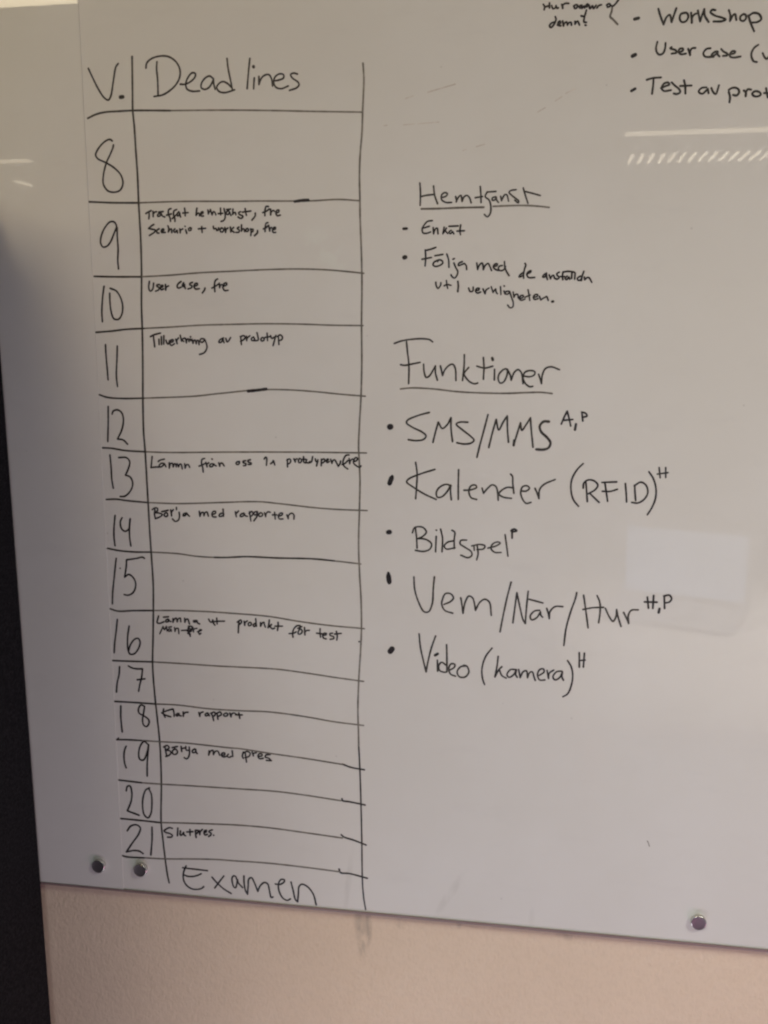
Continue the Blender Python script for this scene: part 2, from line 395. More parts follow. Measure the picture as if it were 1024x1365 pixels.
('handwritten_number','15',0,'2.55:-582.9,1199.7 -585.4,1184.7 -587.7,1169.3 -590.7,1150.1 -592.0,1133.1;2.51:-540.9,1201.2 -543.5,1202.8 -552.3,1200.8 -567.6,1198.1;2.53:-567.6,1198.1 -568.6,1187.5 -571.7,1172.9;2.53:-571.7,1172.9 -565.4,1177.0 -559.0,1173.0 -555.5,1164.6 -557.0,1156.0 -561.2,1149.8 -567.7,1146.8 -573.6,1147.4;2.09:-577.9,1185.6 -577.5,1185.4'),
('handwritten_number','16',0,'2.59:-585.8,1110.3 -588.6,1091.7 -591.7,1074.1 -593.1,1060.4;2.57:-568.4,1101.4 -571.3,1086.0 -572.0,1068.5 -569.3,1059.9 -563.0,1060.2 -556.0,1068.3 -552.9,1078.2 -555.3,1083.5 -560.9,1082.2 -568.0,1073.1 -571.1,1064.2'),
('handwritten_number','17',0,'2.62:-585.9,1039.7 -587.3,1028.1 -590.9,1014.6 -592.7,1001.1;2.59:-572.4,1041.7 -567.4,1039.1 -559.6,1038.0 -551.2,1038.5;2.60:-551.2,1038.5 -553.1,1025.6 -556.3,1014.4 -558.6,1004.3;2.60:-559.8,1021.5 -548.1,1023.7'),
('handwritten_number','18',0,'2.66:-587.0,980.4 -587.9,963.5 -587.4,950.1 -586.8,940.6;2.63:-550.7,982.0 -556.0,983.5 -560.3,976.5 -559.4,971.0 -551.8,967.0 -545.3,961.8 -545.1,956.2 -549.2,951.0 -553.5,953.4 -554.7,961.2 -552.8,970.3 -550.7,981.1'),
('handwritten_number','19',0,'2.70:-581.8,918.7 -584.8,911.7 -586.1,900.2 -585.4,891.1 -583.4,884.9;2.67:-548.1,923.8 -553.6,927.9 -559.5,921.4 -563.0,908.7 -561.6,899.7 -556.0,899.0 -549.8,911.9 -547.0,923.4;2.67:-547.0,923.4 -548.8,909.7 -550.6,893.6 -551.5,874.2'),
('handwritten_number','20',0,'2.74:-585.2,848.6 -583.0,855.7 -579.1,856.7 -576.6,848.1 -577.9,834.1 -584.9,816.8;2.76:-584.9,816.8 -577.0,814.4 -567.1,811.3;2.73:-548.9,856.0 -554.8,852.1 -559.4,840.2 -560.9,826.2 -558.8,812.4 -553.3,808.2 -548.4,815.6 -546.2,829.7 -546.4,845.8 -549.7,854.3'),
('handwritten_number','21',0,'2.79:-586.8,784.8 -580.9,792.8 -571.6,795.5 -566.1,791.3 -568.8,781.6 -579.9,765.4 -589.9,750.3;2.81:-589.9,750.3 -578.2,753.7 -569.0,753.4 -563.6,750.1;2.77:-547.7,794.0 -548.5,774.0 -551.5,749.0'),
('handwritten_word','small first word in the row of the 9',0,'2.44:-517.6,1667.0 -514.5,1668.6 -510.2,1670.4;2.44:-513.3,1669.1 -513.2,1664.6 -513.9,1660.2;2.44:-507.8,1669.5 -507.7,1662.9;2.44:-507.6,1666.2 -505.4,1668.4 -502.9,1668.9;2.43:-498.2,1666.6 -501.3,1665.5 -501.6,1663.3 -498.3,1663.5 -496.4,1666.5;2.43:-496.4,1666.5 -495.3,1663.7 -491.7,1662.0;2.43:-499.9,1668.3 -493.8,1669.0;2.42:-482.8,1672.4 -485.9,1671.3 -486.5,1665.2 -484.5,1660.7 -484.1,1656.3;2.42:-489.2,1664.2 -486.1,1665.0 -482.5,1665.7;2.42:-475.0,1671.1 -478.7,1669.5 -479.5,1664.0 -477.9,1659.5 -478.0,1656.2;2.42:-481.5,1659.8 -479.0,1661.8 -475.9,1664.5;2.41:-472.1,1668.3 -474.6,1665.5 -474.1,1662.8 -471.7,1664.4 -471.0,1666.6;2.41:-471.0,1666.6 -470.8,1664.4 -470.0,1661.6;2.41:-464.1,1672.5 -463.7,1668.1 -463.6,1663.1;2.41:-466.8,1666.5 -459.5,1666.9'),
('handwritten_word','small word ending in a comma in the row of the 9',0,'2.40:-447.3,1672.2 -448.1,1667.8 -448.8,1663.4;2.40:-448.8,1663.4 -445.7,1666.1 -444.0,1664.9 -444.1,1662.7;2.39:-442.8,1664.4 -439.2,1665.9 -439.1,1667.6 -441.5,1667.1 -442.5,1663.8 -441.1,1662.1 -438.7,1662.3;2.39:-432.5,1669.7 -432.0,1664.7;2.39:-432.0,1664.7 -430.1,1668.0 -428.7,1668.3;2.39:-429.1,1670.1 -428.0,1666.8 -426.9,1663.5;2.38:-426.9,1663.5 -425.0,1667.3 -423.2,1666.7 -421.8,1663.4;2.38:-415.3,1671.5 -415.3,1663.3;2.38:-418.5,1664.8 -412.6,1665.1;2.38:-410.6,1670.9 -409.4,1664.8 -409.5,1659.3 -411.6,1656.0 -414.9,1655.0;2.37:-404.2,1668.0 -407.2,1666.9 -407.8,1664.2 -404.9,1663.6 -403.0,1666.3;2.37:-403.0,1666.3 -402.3,1664.1 -401.4,1662.2;2.37:-407.1,1669.7 -401.7,1670.1;2.37:-398.5,1670.1 -399.2,1663.5;2.37:-399.2,1663.5 -397.1,1665.6 -395.3,1665.6 -394.8,1662.9;2.36:-388.2,1666.6 -391.2,1665.5 -390.1,1663.3 -385.4,1661.0 -386.1,1659.1 -389.0,1658.3 -391.9,1660.1;2.36:-382.2,1670.3 -381.7,1666.4 -380.7,1662.0;2.36:-385.9,1666.0 -374.6,1667.2;2.46:-368.8,1664.5 -368.9,1661.2 -373.4,1655.8'),
('handwritten_word','fre, upper one in the row of the 9',0,'2.35:-351.1,1672.3 -354.0,1672.4 -355.5,1668.6 -356.0,1661.0;2.35:-358.8,1664.9 -354.1,1666.4 -350.0,1669.1;2.35:-348.2,1669.0 -348.3,1661.9;2.34:-348.3,1661.9 -347.1,1665.7 -344.7,1667.3 -343.0,1666.2;2.34:-340.7,1664.0 -337.2,1665.5 -337.1,1667.7 -339.8,1667.2 -341.3,1664.0 -339.6,1660.7 -335.5,1661.3'),
('handwritten_word','Scenario +',0,'2.44:-507.3,1652.8 -510.4,1651.2 -514.8,1647.9;2.43:-514.8,1647.9 -509.4,1646.7 -505.2,1645.5 -506.5,1643.3 -514.0,1638.9;2.43:-500.2,1647.1 -503.1,1645.5 -503.3,1642.1 -500.5,1641.8;2.42:-497.3,1644.3 -493.6,1645.3 -494.2,1647.0 -496.6,1645.9 -497.0,1642.6 -491.9,1642.5;2.42:-487.9,1650.8 -486.8,1647.4 -487.6,1643.0;2.42:-487.6,1643.0 -485.7,1645.7 -483.2,1646.8 -482.8,1642.3;2.41:-478.4,1646.7 -480.3,1644.5 -478.6,1642.3 -476.1,1644.4;2.41:-476.1,1644.4 -475.4,1645.0 -475.0,1641.6;2.41:-471.7,1646.6 -471.3,1641.6;2.41:-471.3,1641.6 -470.6,1644.9 -467.5,1646.5;2.40:-463.6,1645.3 -462.3,1640.9;2.41:-464.4,1649.8 -464.1,1649.5;2.40:-457.2,1648.0 -459.7,1646.4 -459.1,1644.2 -456.4,1644.7 -456.0,1647.4;2.39:-441.5,1648.8 -441.2,1641.6;2.39:-446.2,1646.1 -436.2,1646.7'),
('handwritten_word','workshop,',0,'2.38:-425.8,1649.1 -425.1,1645.8 -422.1,1646.3 -421.2,1643.5 -419.1,1644.6 -418.5,1646.8;2.37:-414.9,1646.7 -416.8,1644.5 -415.6,1641.7 -412.6,1642.2 -412.0,1645.0 -413.7,1646.7;2.37:-410.1,1647.2 -409.3,1641.1;2.37:-409.3,1641.1 -408.4,1644.9 -406.0,1646.5;2.37:-402.7,1647.6 -402.2,1641.5;2.37:-398.2,1647.0 -401.3,1644.2 -397.8,1640.9;2.36:-391.1,1647.4 -393.5,1645.8 -390.6,1643.5 -391.3,1641.1 -395.4,1640.8;2.36:-387.5,1650.1 -387.9,1642.4;2.36:-387.9,1642.4 -385.8,1645.1 -384.1,1644.5 -383.6,1641.7;2.36:-379.9,1645.5 -382.0,1643.9 -381.5,1641.7 -378.8,1642.2 -378.2,1644.4 -379.9,1645.5;2.35:-375.5,1644.9 -374.9,1641.0 -375.4,1636.6;2.35:-374.9,1644.3 -372.3,1644.3 -372.6,1641.5 -374.9,1641.0;2.55:-366.2,1642.5 -366.5,1639.8 -370.3,1636.3'),
('handwritten_word','fre, lower one in the row of the 9',0,'2.34:-352.1,1652.2 -354.4,1651.7 -355.7,1647.3 -356.1,1641.3;2.34:-358.1,1644.6 -355.2,1645.6 -352.2,1648.3;2.34:-351.2,1648.9 -349.9,1641.7;2.34:-349.9,1641.7 -349.3,1645.0 -347.5,1646.0;2.34:-345.8,1643.3 -342.3,1644.3 -342.2,1646.2 -344.6,1645.8 -346.2,1643.3 -345.3,1640.0 -342.0,1639.9'),
('handwritten_word','User in the row of the 10',0,'2.43:-516.6,1579.8 -517.9,1572.9 -517.1,1568.3 -515.3,1567.2 -512.1,1570.6 -510.8,1577.4;2.42:-502.6,1575.6 -506.3,1575.1 -506.4,1573.4 -503.4,1571.6 -504.2,1568.8 -508.5,1567.1;2.42:-501.6,1571.6 -498.4,1572.7 -497.8,1574.4 -500.2,1574.5 -501.6,1571.6 -500.5,1568.8 -497.3,1569.9;2.41:-494.4,1575.6 -494.3,1568.7;2.41:-494.3,1568.7 -493.3,1572.1 -490.1,1573.8'),
('handwritten_word','case, in the row of the 10',0,'2.40:-472.5,1579.3 -476.9,1576.0 -478.2,1572.6 -476.5,1570.8 -472.7,1571.9;2.40:-468.9,1577.6 -470.8,1574.2 -470.3,1572.5 -467.7,1575.3;2.40:-467.7,1575.3 -467.8,1572.5 -466.7,1570.2;2.39:-456.7,1578.0 -460.4,1576.4 -460.4,1574.7 -457.4,1573.5 -458.1,1571.3 -463.1,1569.6;2.39:-454.4,1572.9 -450.1,1574.6 -450.0,1576.8 -453.1,1576.3 -454.7,1572.4 -452.7,1569.5 -447.5,1569.8;2.59:-439.7,1570.5 -440.3,1568.3 -443.5,1564.3'),
('handwritten_word','fre in the row of the 10',0,'2.37:-422.0,1582.2 -425.1,1580.0 -426.5,1574.4 -426.2,1565.9;2.37:-430.3,1570.4 -425.4,1572.7 -421.0,1575.5;2.37:-419.8,1576.6 -419.6,1570.9;2.37:-419.6,1570.9 -418.1,1574.3 -416.2,1574.8;2.36:-413.9,1572.6 -409.6,1574.8 -410.2,1577.0 -413.2,1575.9 -415.1,1571.4 -412.9,1567.2 -408.0,1567.4'),
('handwritten_word','long word with a looped tail in the row of the 11',0,'2.42:-518.3,1507.5 -513.5,1509.8 -504.1,1512.1;2.42:-514.2,1509.2 -513.6,1502.8 -512.9,1494.1;2.42:-506.5,1504.0 -506.6,1497.0;2.42:-503.0,1507.5 -503.1,1497.0;2.41:-499.3,1508.6 -500.0,1497.6;2.41:-496.7,1502.8 -495.3,1498.7 -493.5,1497.6 -491.5,1502.2;2.41:-491.0,1499.9 -486.6,1501.1 -486.5,1503.4 -489.6,1502.8 -491.4,1498.7 -489.3,1495.8 -484.8,1498.2;2.40:-482.8,1504.0 -481.1,1498.2;2.40:-481.1,1498.2 -481.6,1502.2 -479.0,1505.7;2.40:-476.4,1509.2 -474.8,1501.6;2.40:-470.4,1505.7 -474.1,1503.4 -471.8,1501.1;2.39:-469.1,1505.1 -468.1,1499.3;2.39:-468.1,1499.3 -467.4,1503.4 -464.9,1504.5 -464.4,1501.1;2.39:-462.4,1504.5 -461.9,1502.2;2.39:-462.3,1507.4 -461.7,1507.1;2.39:-460.0,1504.0 -458.9,1498.7;2.39:-458.9,1498.7 -457.6,1502.2 -455.7,1502.8 -454.4,1498.2;2.38:-454.4,1498.2 -453.3,1502.2 -451.4,1502.2 -450.4,1497.0;2.38:-443.4,1504.5 -447.7,1504.5 -449.0,1501.6 -446.0,1499.9 -442.2,1503.4;2.38:-442.2,1503.4 -440.2,1498.2 -439.5,1493.5 -442.1,1487.8 -445.3,1485.4 -450.2,1484.0'),
('handwritten_word','av in the row of the 11',0,'2.36:-416.2,1505.7 -421.1,1503.4 -423.0,1499.9 -420.0,1499.9 -416.8,1503.9;2.36:-416.8,1503.9 -416.3,1501.6 -415.7,1499.6;2.36:-413.1,1505.1 -411.5,1500.5 -409.6,1501.6 -406.4,1506.2'),
('handwritten_word','small last word in the row of the 11',0,'2.35:-392.5,1506.8 -391.8,1497.0;2.35:-393.1,1507.4 -387.6,1508.5 -386.5,1505.6 -389.6,1502.8 -392.7,1501.1;2.34:-384.6,1507.9 -384.4,1502.2;2.34:-384.4,1502.2 -383.5,1505.6 -379.8,1508.5;2.34:-375.6,1506.8 -378.1,1504.5 -376.9,1502.2 -373.3,1503.9 -375.0,1506.8;2.34:-370.1,1512.5 -369.0,1507.9 -368.7,1502.8 -371.5,1502.2 -375.7,1502.2;2.33:-363.0,1506.2 -365.1,1503.9 -363.7,1501.6 -360.7,1502.8 -360.6,1505.3 -363.0,1506.2;2.33:-356.3,1511.9 -355.9,1502.2;2.33:-359.4,1506.2 -352.8,1507.3;2.33:-351.6,1508.5 -349.9,1505.0 -346.2,1506.8;2.33:-344.4,1509.0 -346.3,1502.8 -348.5,1495.7;2.32:-341.1,1508.5 -340.5,1497.1;2.32:-342.7,1507.3 -338.4,1509.6 -335.5,1506.7 -336.8,1503.3 -341.0,1502.2'),
('handwritten_word','first word in the row of the 13',0,'2.45:-523.2,1345.3 -524.2,1337.7 -525.5,1329.8;2.45:-525.5,1329.8 -518.8,1330.8 -513.7,1330.9;2.44:-507.1,1336.2 -510.3,1336.2 -513.6,1332.5 -511.8,1330.9 -507.2,1333.8 -505.9,1335.7;2.43:-505.9,1335.7 -504.4,1333.0 -503.7,1331.4;2.44:-514.6,1338.5 -512.0,1340.4 -505.6,1342.0;2.43:-498.8,1337.0 -499.1,1329.7;2.43:-499.1,1329.7 -497.0,1335.8 -494.4,1336.5 -493.3,1331.7;2.43:-493.3,1331.7 -491.3,1335.9 -489.7,1335.4 -488.9,1331.7;2.42:-487.5,1336.0 -485.7,1331.8;2.42:-485.7,1331.8 -483.7,1335.5 -481.8,1335.5 -480.2,1328.9;2.42:-476.7,1336.2 -476.3,1330.2;2.41:-476.3,1330.2 -474.3,1334.5 -471.7,1335.1 -469.6,1331.5'),
('handwritten_word','från',0,'2.40:-447.8,1344.0 -451.4,1342.8 -452.5,1337.9 -451.1,1331.9 -450.5,1325.3;2.40:-456.1,1333.3 -450.4,1335.5 -447.2,1337.4;2.40:-446.3,1338.6 -444.8,1332.6;2.40:-444.8,1332.6 -444.7,1336.3 -442.2,1338.1;2.39:-436.6,1337.0 -439.7,1336.4 -441.1,1333.3 -438.0,1332.8 -434.7,1336.5;2.39:-434.7,1336.5 -434.1,1335.3 -431.7,1334.1;2.39:-437.6,1343.6 -437.0,1343.0;2.39:-428.0,1338.4 -426.7,1333.8;2.38:-426.7,1333.8 -426.0,1337.2 -423.4,1338.2 -420.4,1334.3'),
('handwritten_word','oss 1a',0,'2.37:-398.7,1340.8 -403.1,1339.5 -403.4,1337.1 -400.1,1336.8 -398.4,1339.6;2.37:-390.0,1342.1 -393.8,1340.9 -393.2,1339.1 -389.5,1338.0 -390.2,1335.5 -393.3,1335.2;2.36:-383.2,1343.5 -387.0,1342.2 -386.4,1340.4 -382.1,1338.7 -382.8,1337.1 -386.5,1337.1;2.35:-363.9,1345.0 -361.6,1347.5 -360.4,1346.3 -360.5,1341.5 -361.0,1336.4;2.35:-355.1,1338.6 -352.0,1341.1 -351.3,1343.5 -349.3,1337.0'),
('handwritten_word','long word before the comma in the row of the 13',0,'2.34:-331.8,1345.0 -331.7,1334.9;2.33:-332.4,1343.8 -328.7,1345.7 -326.9,1343.4 -328.8,1339.8 -331.9,1338.5;2.33:-322.7,1345.8 -320.9,1341.7;2.33:-320.9,1341.7 -320.9,1344.7 -318.4,1345.9;2.33:-314.8,1346.6 -316.6,1343.6 -315.5,1340.6 -312.4,1342.4 -312.4,1345.4 -314.8,1346.6;2.32:-309.3,1349.0 -308.8,1341.3 -305.8,1340.8;2.32:-311.1,1345.4 -306.3,1345.5;2.32:-304.8,1345.0 -306.1,1342.6 -303.7,1340.8 -300.6,1342.7;2.32:-296.9,1349.3 -298.8,1342.1 -303.7,1340.6;2.32:-293.3,1346.4 -292.2,1342.8 -289.8,1342.9;2.32:-289.7,1345.3 -291.7,1336.9;2.32:-284.9,1345.9 -285.3,1337.4;2.31:-284.9,1344.8 -281.3,1346.6 -280.1,1344.3 -282.6,1341.5 -285.0,1340.6;2.31:-277.7,1343.7 -275.3,1346.1 -276.5,1346.7 -278.3,1344.3 -277.2,1341.6 -274.1,1343.2;2.31:-272.3,1346.2 -270.6,1340.9;2.31:-270.6,1340.9 -269.3,1344.5 -266.9,1345.7 -265.2,1343.4 -262.8,1338.7;2.31:-258.8,1344.1 -259.6,1340.5 -262.0,1336.9'),
('handwritten_word','fre running over the right upright line',0,'2.30:-247.2,1352.5 -251.3,1351.9 -254.4,1347.1 -255.6,1340.6 -253.2,1336.5 -249.1,1333.7;2.30:-256.8,1339.4 -252.6,1341.3 -249.0,1344.9;2.30:-247.2,1347.8 -246.4,1340.8;2.30:-246.4,1340.8 -245.4,1344.9 -242.4,1347.3;2.30:-241.3,1343.8 -237.1,1345.1 -235.7,1348.1 -238.3,1349.2 -240.7,1346.2 -241.3,1342.1 -237.1,1338.0 -233.0,1336.3 -231.2,1338.1'),
('handwritten_word','Börja in the row of the 14',0,'2.47:-522.3,1271.1 -523.2,1264.9 -522.2,1258.7;2.46:-526.2,1271.0 -522.2,1273.6 -518.4,1273.1 -518.5,1270.0 -522.5,1266.8;2.46:-522.5,1266.8 -516.1,1266.4 -511.7,1264.6 -515.0,1261.4 -522.2,1258.4;2.45:-505.2,1267.3 -507.7,1266.6 -509.2,1263.5 -506.7,1261.7 -504.0,1263.6 -504.5,1266.7 -505.2,1267.3;2.45:-512.2,1268.6 -503.1,1270.8;2.45:-499.2,1271.2 -498.3,1263.1;2.45:-498.3,1263.1 -498.1,1268.1 -495.4,1271.9;2.44:-490.8,1275.1 -490.9,1272.0;2.45:-487.2,1268.4 -486.8,1262.9 -488.9,1257.2 -493.5,1255.5 -497.2,1258.8;2.44:-477.1,1267.5 -480.9,1266.1 -481.7,1263.6 -478.5,1264.1 -476.4,1267.5;2.43:-476.4,1267.5 -474.6,1265.1 -472.5,1263.3'),
('handwritten_word','med in the row of the 14',0,'2.42:-457.9,1270.5 -457.3,1263.7;2.42:-457.3,1263.7 -455.5,1268.1 -452.3,1269.4 -451.4,1264.5;2.42:-451.4,1264.5 -449.8,1268.8 -447.2,1270.1 -445.1,1264.3;2.41:-439.1,1266.7 -434.7,1268.6 -434.6,1271.1 -437.7,1271.0 -440.0,1267.3 -438.6,1263.6 -434.2,1263.4;2.40:-425.8,1268.9 -429.0,1267.0 -429.7,1264.5 -426.0,1264.6 -422.7,1267.8;2.40:-423.8,1274.5 -423.5,1264.7'),
('handwritten_word','rapporten',0,'2.39:-406.3,1271.3 -405.2,1264.6;2.39:-406.0,1268.2 -401.9,1272.6;2.39:-394.4,1269.8 -398.9,1267.8 -399.8,1265.3 -396.4,1265.2 -393.2,1268.6;2.39:-393.2,1268.6 -392.7,1266.2 -389.6,1265.6;2.38:-386.3,1271.8 -385.6,1265.8 -384.7,1259.1;2.38:-387.0,1269.4 -383.2,1272.5 -381.4,1270.1 -383.3,1266.4 -385.8,1265.7;2.38:-375.7,1272.7 -379.5,1271.4 -380.2,1268.3 -377.1,1267.8 -375.1,1272.1;2.38:-375.1,1272.1 -375.9,1266.0 -380.4,1259.5;2.37:-370.2,1271.1 -373.3,1269.2 -372.8,1266.1 -369.0,1266.5 -367.7,1269.3 -370.2,1271.1;2.37:-365.2,1271.2 -363.7,1265.8;2.37:-363.7,1265.8 -362.8,1270.1 -360.2,1272.6 -357.2,1272.0;2.36:-351.0,1272.2 -350.2,1262.9;2.36:-354.1,1268.5 -348.0,1268.7;2.36:-345.5,1266.9 -340.6,1268.9 -339.9,1271.3 -343.0,1271.2 -345.9,1266.9 -344.4,1263.3 -339.4,1263.4;2.36:-333.8,1269.1 -332.0,1263.9;2.35:-332.0,1263.9 -331.4,1268.5 -327.0,1271.7 -324.0,1269.3 -324.1,1263.6'),
('handwritten_word','Lämna',0,'2.53:-523.6,1118.2 -525.6,1111.6 -526.4,1108.4 -522.5,1107.5 -515.9,1110.1;2.52:-509.8,1114.3 -513.2,1112.2 -513.2,1110.0 -510.0,1110.4 -508.5,1113.7;2.52:-508.5,1113.7 -507.9,1111.8 -505.6,1110.9;2.52:-516.2,1116.8 -508.7,1117.8;2.51:-502.3,1115.3 -502.5,1110.1;2.51:-502.5,1110.1 -500.7,1114.1 -497.3,1116.2 -496.2,1111.1;2.51:-496.2,1111.1 -494.8,1115.0 -491.5,1116.7 -490.8,1111.3;2.50:-485.0,1116.7 -484.8,1111.0;2.50:-484.8,1111.0 -483.1,1114.9 -480.5,1115.7 -478.1,1108.7;2.49:-467.6,1114.3 -472.1,1113.5 -471.5,1111.6 -468.3,1112.4 -466.9,1114.0;2.49:-466.9,1114.0 -466.4,1111.2 -463.2,1109.4'),
('handwritten_word','ut in the row of the 16',0,'2.48:-449.6,1117.1 -447.6,1113.3 -445.0,1112.8 -443.6,1116.1;2.48:-443.6,1116.1 -442.5,1111.0 -440.7,1108.8;2.47:-437.8,1119.2 -437.4,1110.6;2.47:-443.7,1113.5 -435.3,1114.6 -426.6,1115.2'),
('handwritten_word','second small line in the row of the 16, partly overwritten',0,'2.20:-522.9,1092.1 -517.5,1103.0;2.20:-517.5,1103.0 -515.7,1098.5 -512.5,1103.6;2.20:-512.5,1103.6 -511.8,1096.8;2.19:-507.8,1100.2 -510.0,1098.8 -509.6,1096.5 -506.6,1097.4 -505.8,1099.6;2.19:-505.8,1099.6 -505.3,1096.7;2.19:-509.4,1102.4 -505.0,1103.3;2.19:-500.5,1102.5 -500.1,1096.7;2.19:-500.1,1096.7 -498.6,1100.6 -495.3,1101.4 -494.3,1093.7;2.18:-490.2,1098.5 -481.7,1099.5;2.17:-473.1,1103.8 -472.7,1097.4;2.17:-472.7,1097.4 -471.9,1101.3 -467.3,1102.8;2.17:-466.8,1097.7 -460.3,1100.6 -462.8,1101.1 -464.9,1097.1 -463.7,1093.9 -461.7,1096.0;2.51:-479.5,1105.4 -480.4,1098.9 -478.7,1093.9 -477.5,1090.7;2.50:-481.8,1098.2 -475.8,1100.4 -474.4,1105.0 -479.6,1104.8 -477.7,1101.6 -475.2,1099.2 -481.2,1095.0 -477.4,1093.9'),
('handwritten_word','produkt',0,'2.46:-405.4,1116.0 -406.3,1108.9 -406.9,1099.3;2.45:-408.0,1114.6 -402.8,1118.0 -401.6,1114.9 -405.6,1110.9;2.45:-398.0,1116.3 -397.3,1110.6;2.45:-397.3,1110.6 -396.6,1114.5 -393.3,1117.2;2.45:-389.5,1115.4 -392.1,1113.4 -391.6,1110.2 -388.4,1111.0 -387.7,1114.2 -389.5,1115.4;2.44:-381.2,1120.9 -380.4,1110.1;2.44:-382.0,1113.9 -385.2,1111.8 -384.0,1109.3 -380.8,1111.4;2.44:-374.3,1115.5 -374.4,1110.4;2.44:-374.4,1110.4 -371.8,1115.0 -369.3,1116.4 -368.9,1113.2 -367.5,1109.5;2.43:-361.6,1119.9 -362.4,1114.2 -363.7,1108.7;2.43:-363.7,1108.7 -358.6,1113.7;2.43:-358.6,1113.7 -360.5,1110.5 -357.4,1107.4 -354.3,1108.6;2.43:-349.1,1117.3 -349.2,1111.6 -350.2,1105.5;2.43:-353.6,1111.4 -342.9,1111.9'),
('handwritten_word','för',0,'2.42:-317.8,1113.8 -322.2,1113.5 -326.6,1108.9 -328.6,1102.5 -328.1,1096.8;2.42:-333.6,1101.6 -327.3,1102.5 -323.5,1104.6;2.42:-318.5,1108.7 -320.4,1105.4 -320.5,1101.6 -316.7,1102.4 -314.8,1106.3 -316.6,1108.8 -318.5,1108.7;2.42:-321.0,1109.8 -315.3,1112.6;2.41:-311.6,1111.5 -311.1,1100.8;2.41:-311.1,1100.8 -310.8,1105.3 -308.5,1107.3 -304.8,1107.7'),
('handwritten_word','test',0,'2.41:-289.5,1110.7 -289.6,1104.4 -289.0,1098.7;2.41:-294.6,1104.2 -284.6,1103.4;2.41:-285.3,1101.5 -281.5,1102.3 -280.3,1104.2 -283.4,1104.7 -285.9,1101.4 -284.7,1097.7 -281.0,1096.6;2.40:-272.2,1105.2 -275.9,1104.4 -275.3,1101.9 -270.4,1100.3 -270.4,1097.8 -275.4,1096.3;2.40:-266.6,1108.0 -265.4,1101.8 -266.1,1095.7;2.40:-269.1,1104.1 -259.8,1105.6'),
('ink_tick','tiny dot beside the right upright line',0,'2.29:-234.9,1095.1 -234.6,1094.9'),
('handwritten_word','Klar',0,'2.61:-521.8,979.4 -522.8,973.5 -520.1,967.2;2.60:-524.9,973.4 -518.3,976.7 -508.1,980.5;2.60:-524.9,973.4 -518.6,970.2 -511.4,968.4;2.59:-507.3,980.3 -506.2,973.8 -506.3,969.5;2.59:-500.4,974.2 -503.4,971.8 -502.7,970.2 -499.8,971.4 -499.0,974.3;2.59:-499.0,974.3 -497.7,970.8 -495.5,970.9;2.59:-492.4,976.9 -492.4,970.4;2.58:-492.4,970.4 -491.8,974.0 -488.8,976.4 -485.2,977.0'),
('handwritten_word','rapport in the row of the 18',0,'2.57:-468.8,977.6 -467.6,972.0;2.57:-467.6,972.0 -467.2,975.6 -465.2,977.9 -462.4,978.8;2.56:-456.0,977.7 -459.6,975.3 -459.0,973.2 -455.4,974.2 -454.6,977.1;2.56:-454.6,977.1 -453.3,973.6;2.56:-450.3,978.1 -448.3,972.5 -447.1,966.8;2.56:-451.0,977.3 -445.3,979.8 -444.7,975.6 -448.3,972.5;2.56:-441.8,978.6 -440.6,969.4;2.55:-442.5,977.9 -436.8,980.4 -435.2,976.9 -439.8,973.7;2.55:-428.3,979.5 -431.9,977.1 -431.3,974.7 -427.0,975.3 -425.5,978.2 -428.3,979.5;2.54:-422.7,979.8 -421.1,974.2;2.54:-421.1,974.2 -419.9,978.6 -416.3,980.2 -412.8,978.3;2.54:-409.3,980.7 -408.1,972.9;2.54:-414.3,977.5 -404.4,978.1'),
('handwritten_word','Börja in the row of the 19',0,'2.64:-522.3,922.3 -520.1,907.1;2.64:-524.3,921.2 -518.5,924.1 -515.7,920.9 -521.6,916.6;2.64:-521.6,916.6 -515.0,916.1 -513.2,913.4 -516.2,909.3 -521.4,907.0;2.64:-507.3,919.5 -510.8,916.4 -510.4,911.6 -505.7,911.6 -503.3,915.0 -505.0,918.7 -507.3,919.5;2.63:-511.0,921.2 -503.3,923.6;2.63:-497.6,924.0 -497.0,916.4;2.63:-497.0,916.4 -496.8,920.3 -492.0,922.1;2.63:-485.4,923.9 -485.1,915.3 -486.9,908.5 -489.8,905.4 -493.6,907.1;2.62:-490.4,924.5 -489.9,918.8 -485.6,919.1;2.62:-477.0,921.7 -480.9,918.5 -480.6,915.7 -476.2,916.9 -475.5,920.8;2.61:-475.5,920.8 -475.3,917.0 -473.5,914.6'),
('handwritten_word','med in the row of the 19',0,'2.60:-455.5,920.3 -456.3,913.6;2.60:-456.3,913.6 -453.6,919.5 -449.8,921.3 -449.1,915.0;2.60:-449.1,915.0 -446.1,920.0 -442.4,920.6 -439.8,914.7;2.59:-437.0,914.9 -432.3,915.8 -432.2,918.7 -435.9,917.9 -437.0,914.0 -434.2,912.3 -429.5,913.6;2.59:-426.7,917.2 -428.6,914.0 -425.9,912.3 -422.1,914.1;2.58:-420.9,922.7 -420.2,914.2'),
('handwritten_word','pres',0,'2.58:-404.3,922.0 -405.9,915.2 -404.5,912.5;2.58:-401.5,921.2 -400.0,907.1;2.57:-404.7,920.1 -398.7,923.3 -394.1,920.8 -396.1,915.9 -401.7,913.6;2.57:-391.3,922.9 -389.6,917.3;2.57:-389.6,917.3 -389.5,920.6 -384.9,922.4;2.56:-382.2,916.9 -376.7,918.3 -376.6,920.7 -381.2,920.8 -382.6,916.9 -380.5,913.6 -374.9,914.6;2.56:-364.7,921.0 -371.1,919.6 -372.1,916.7 -366.7,915.2 -363.1,911.7;2.56:-363.1,911.7 -370.4,911.7'),
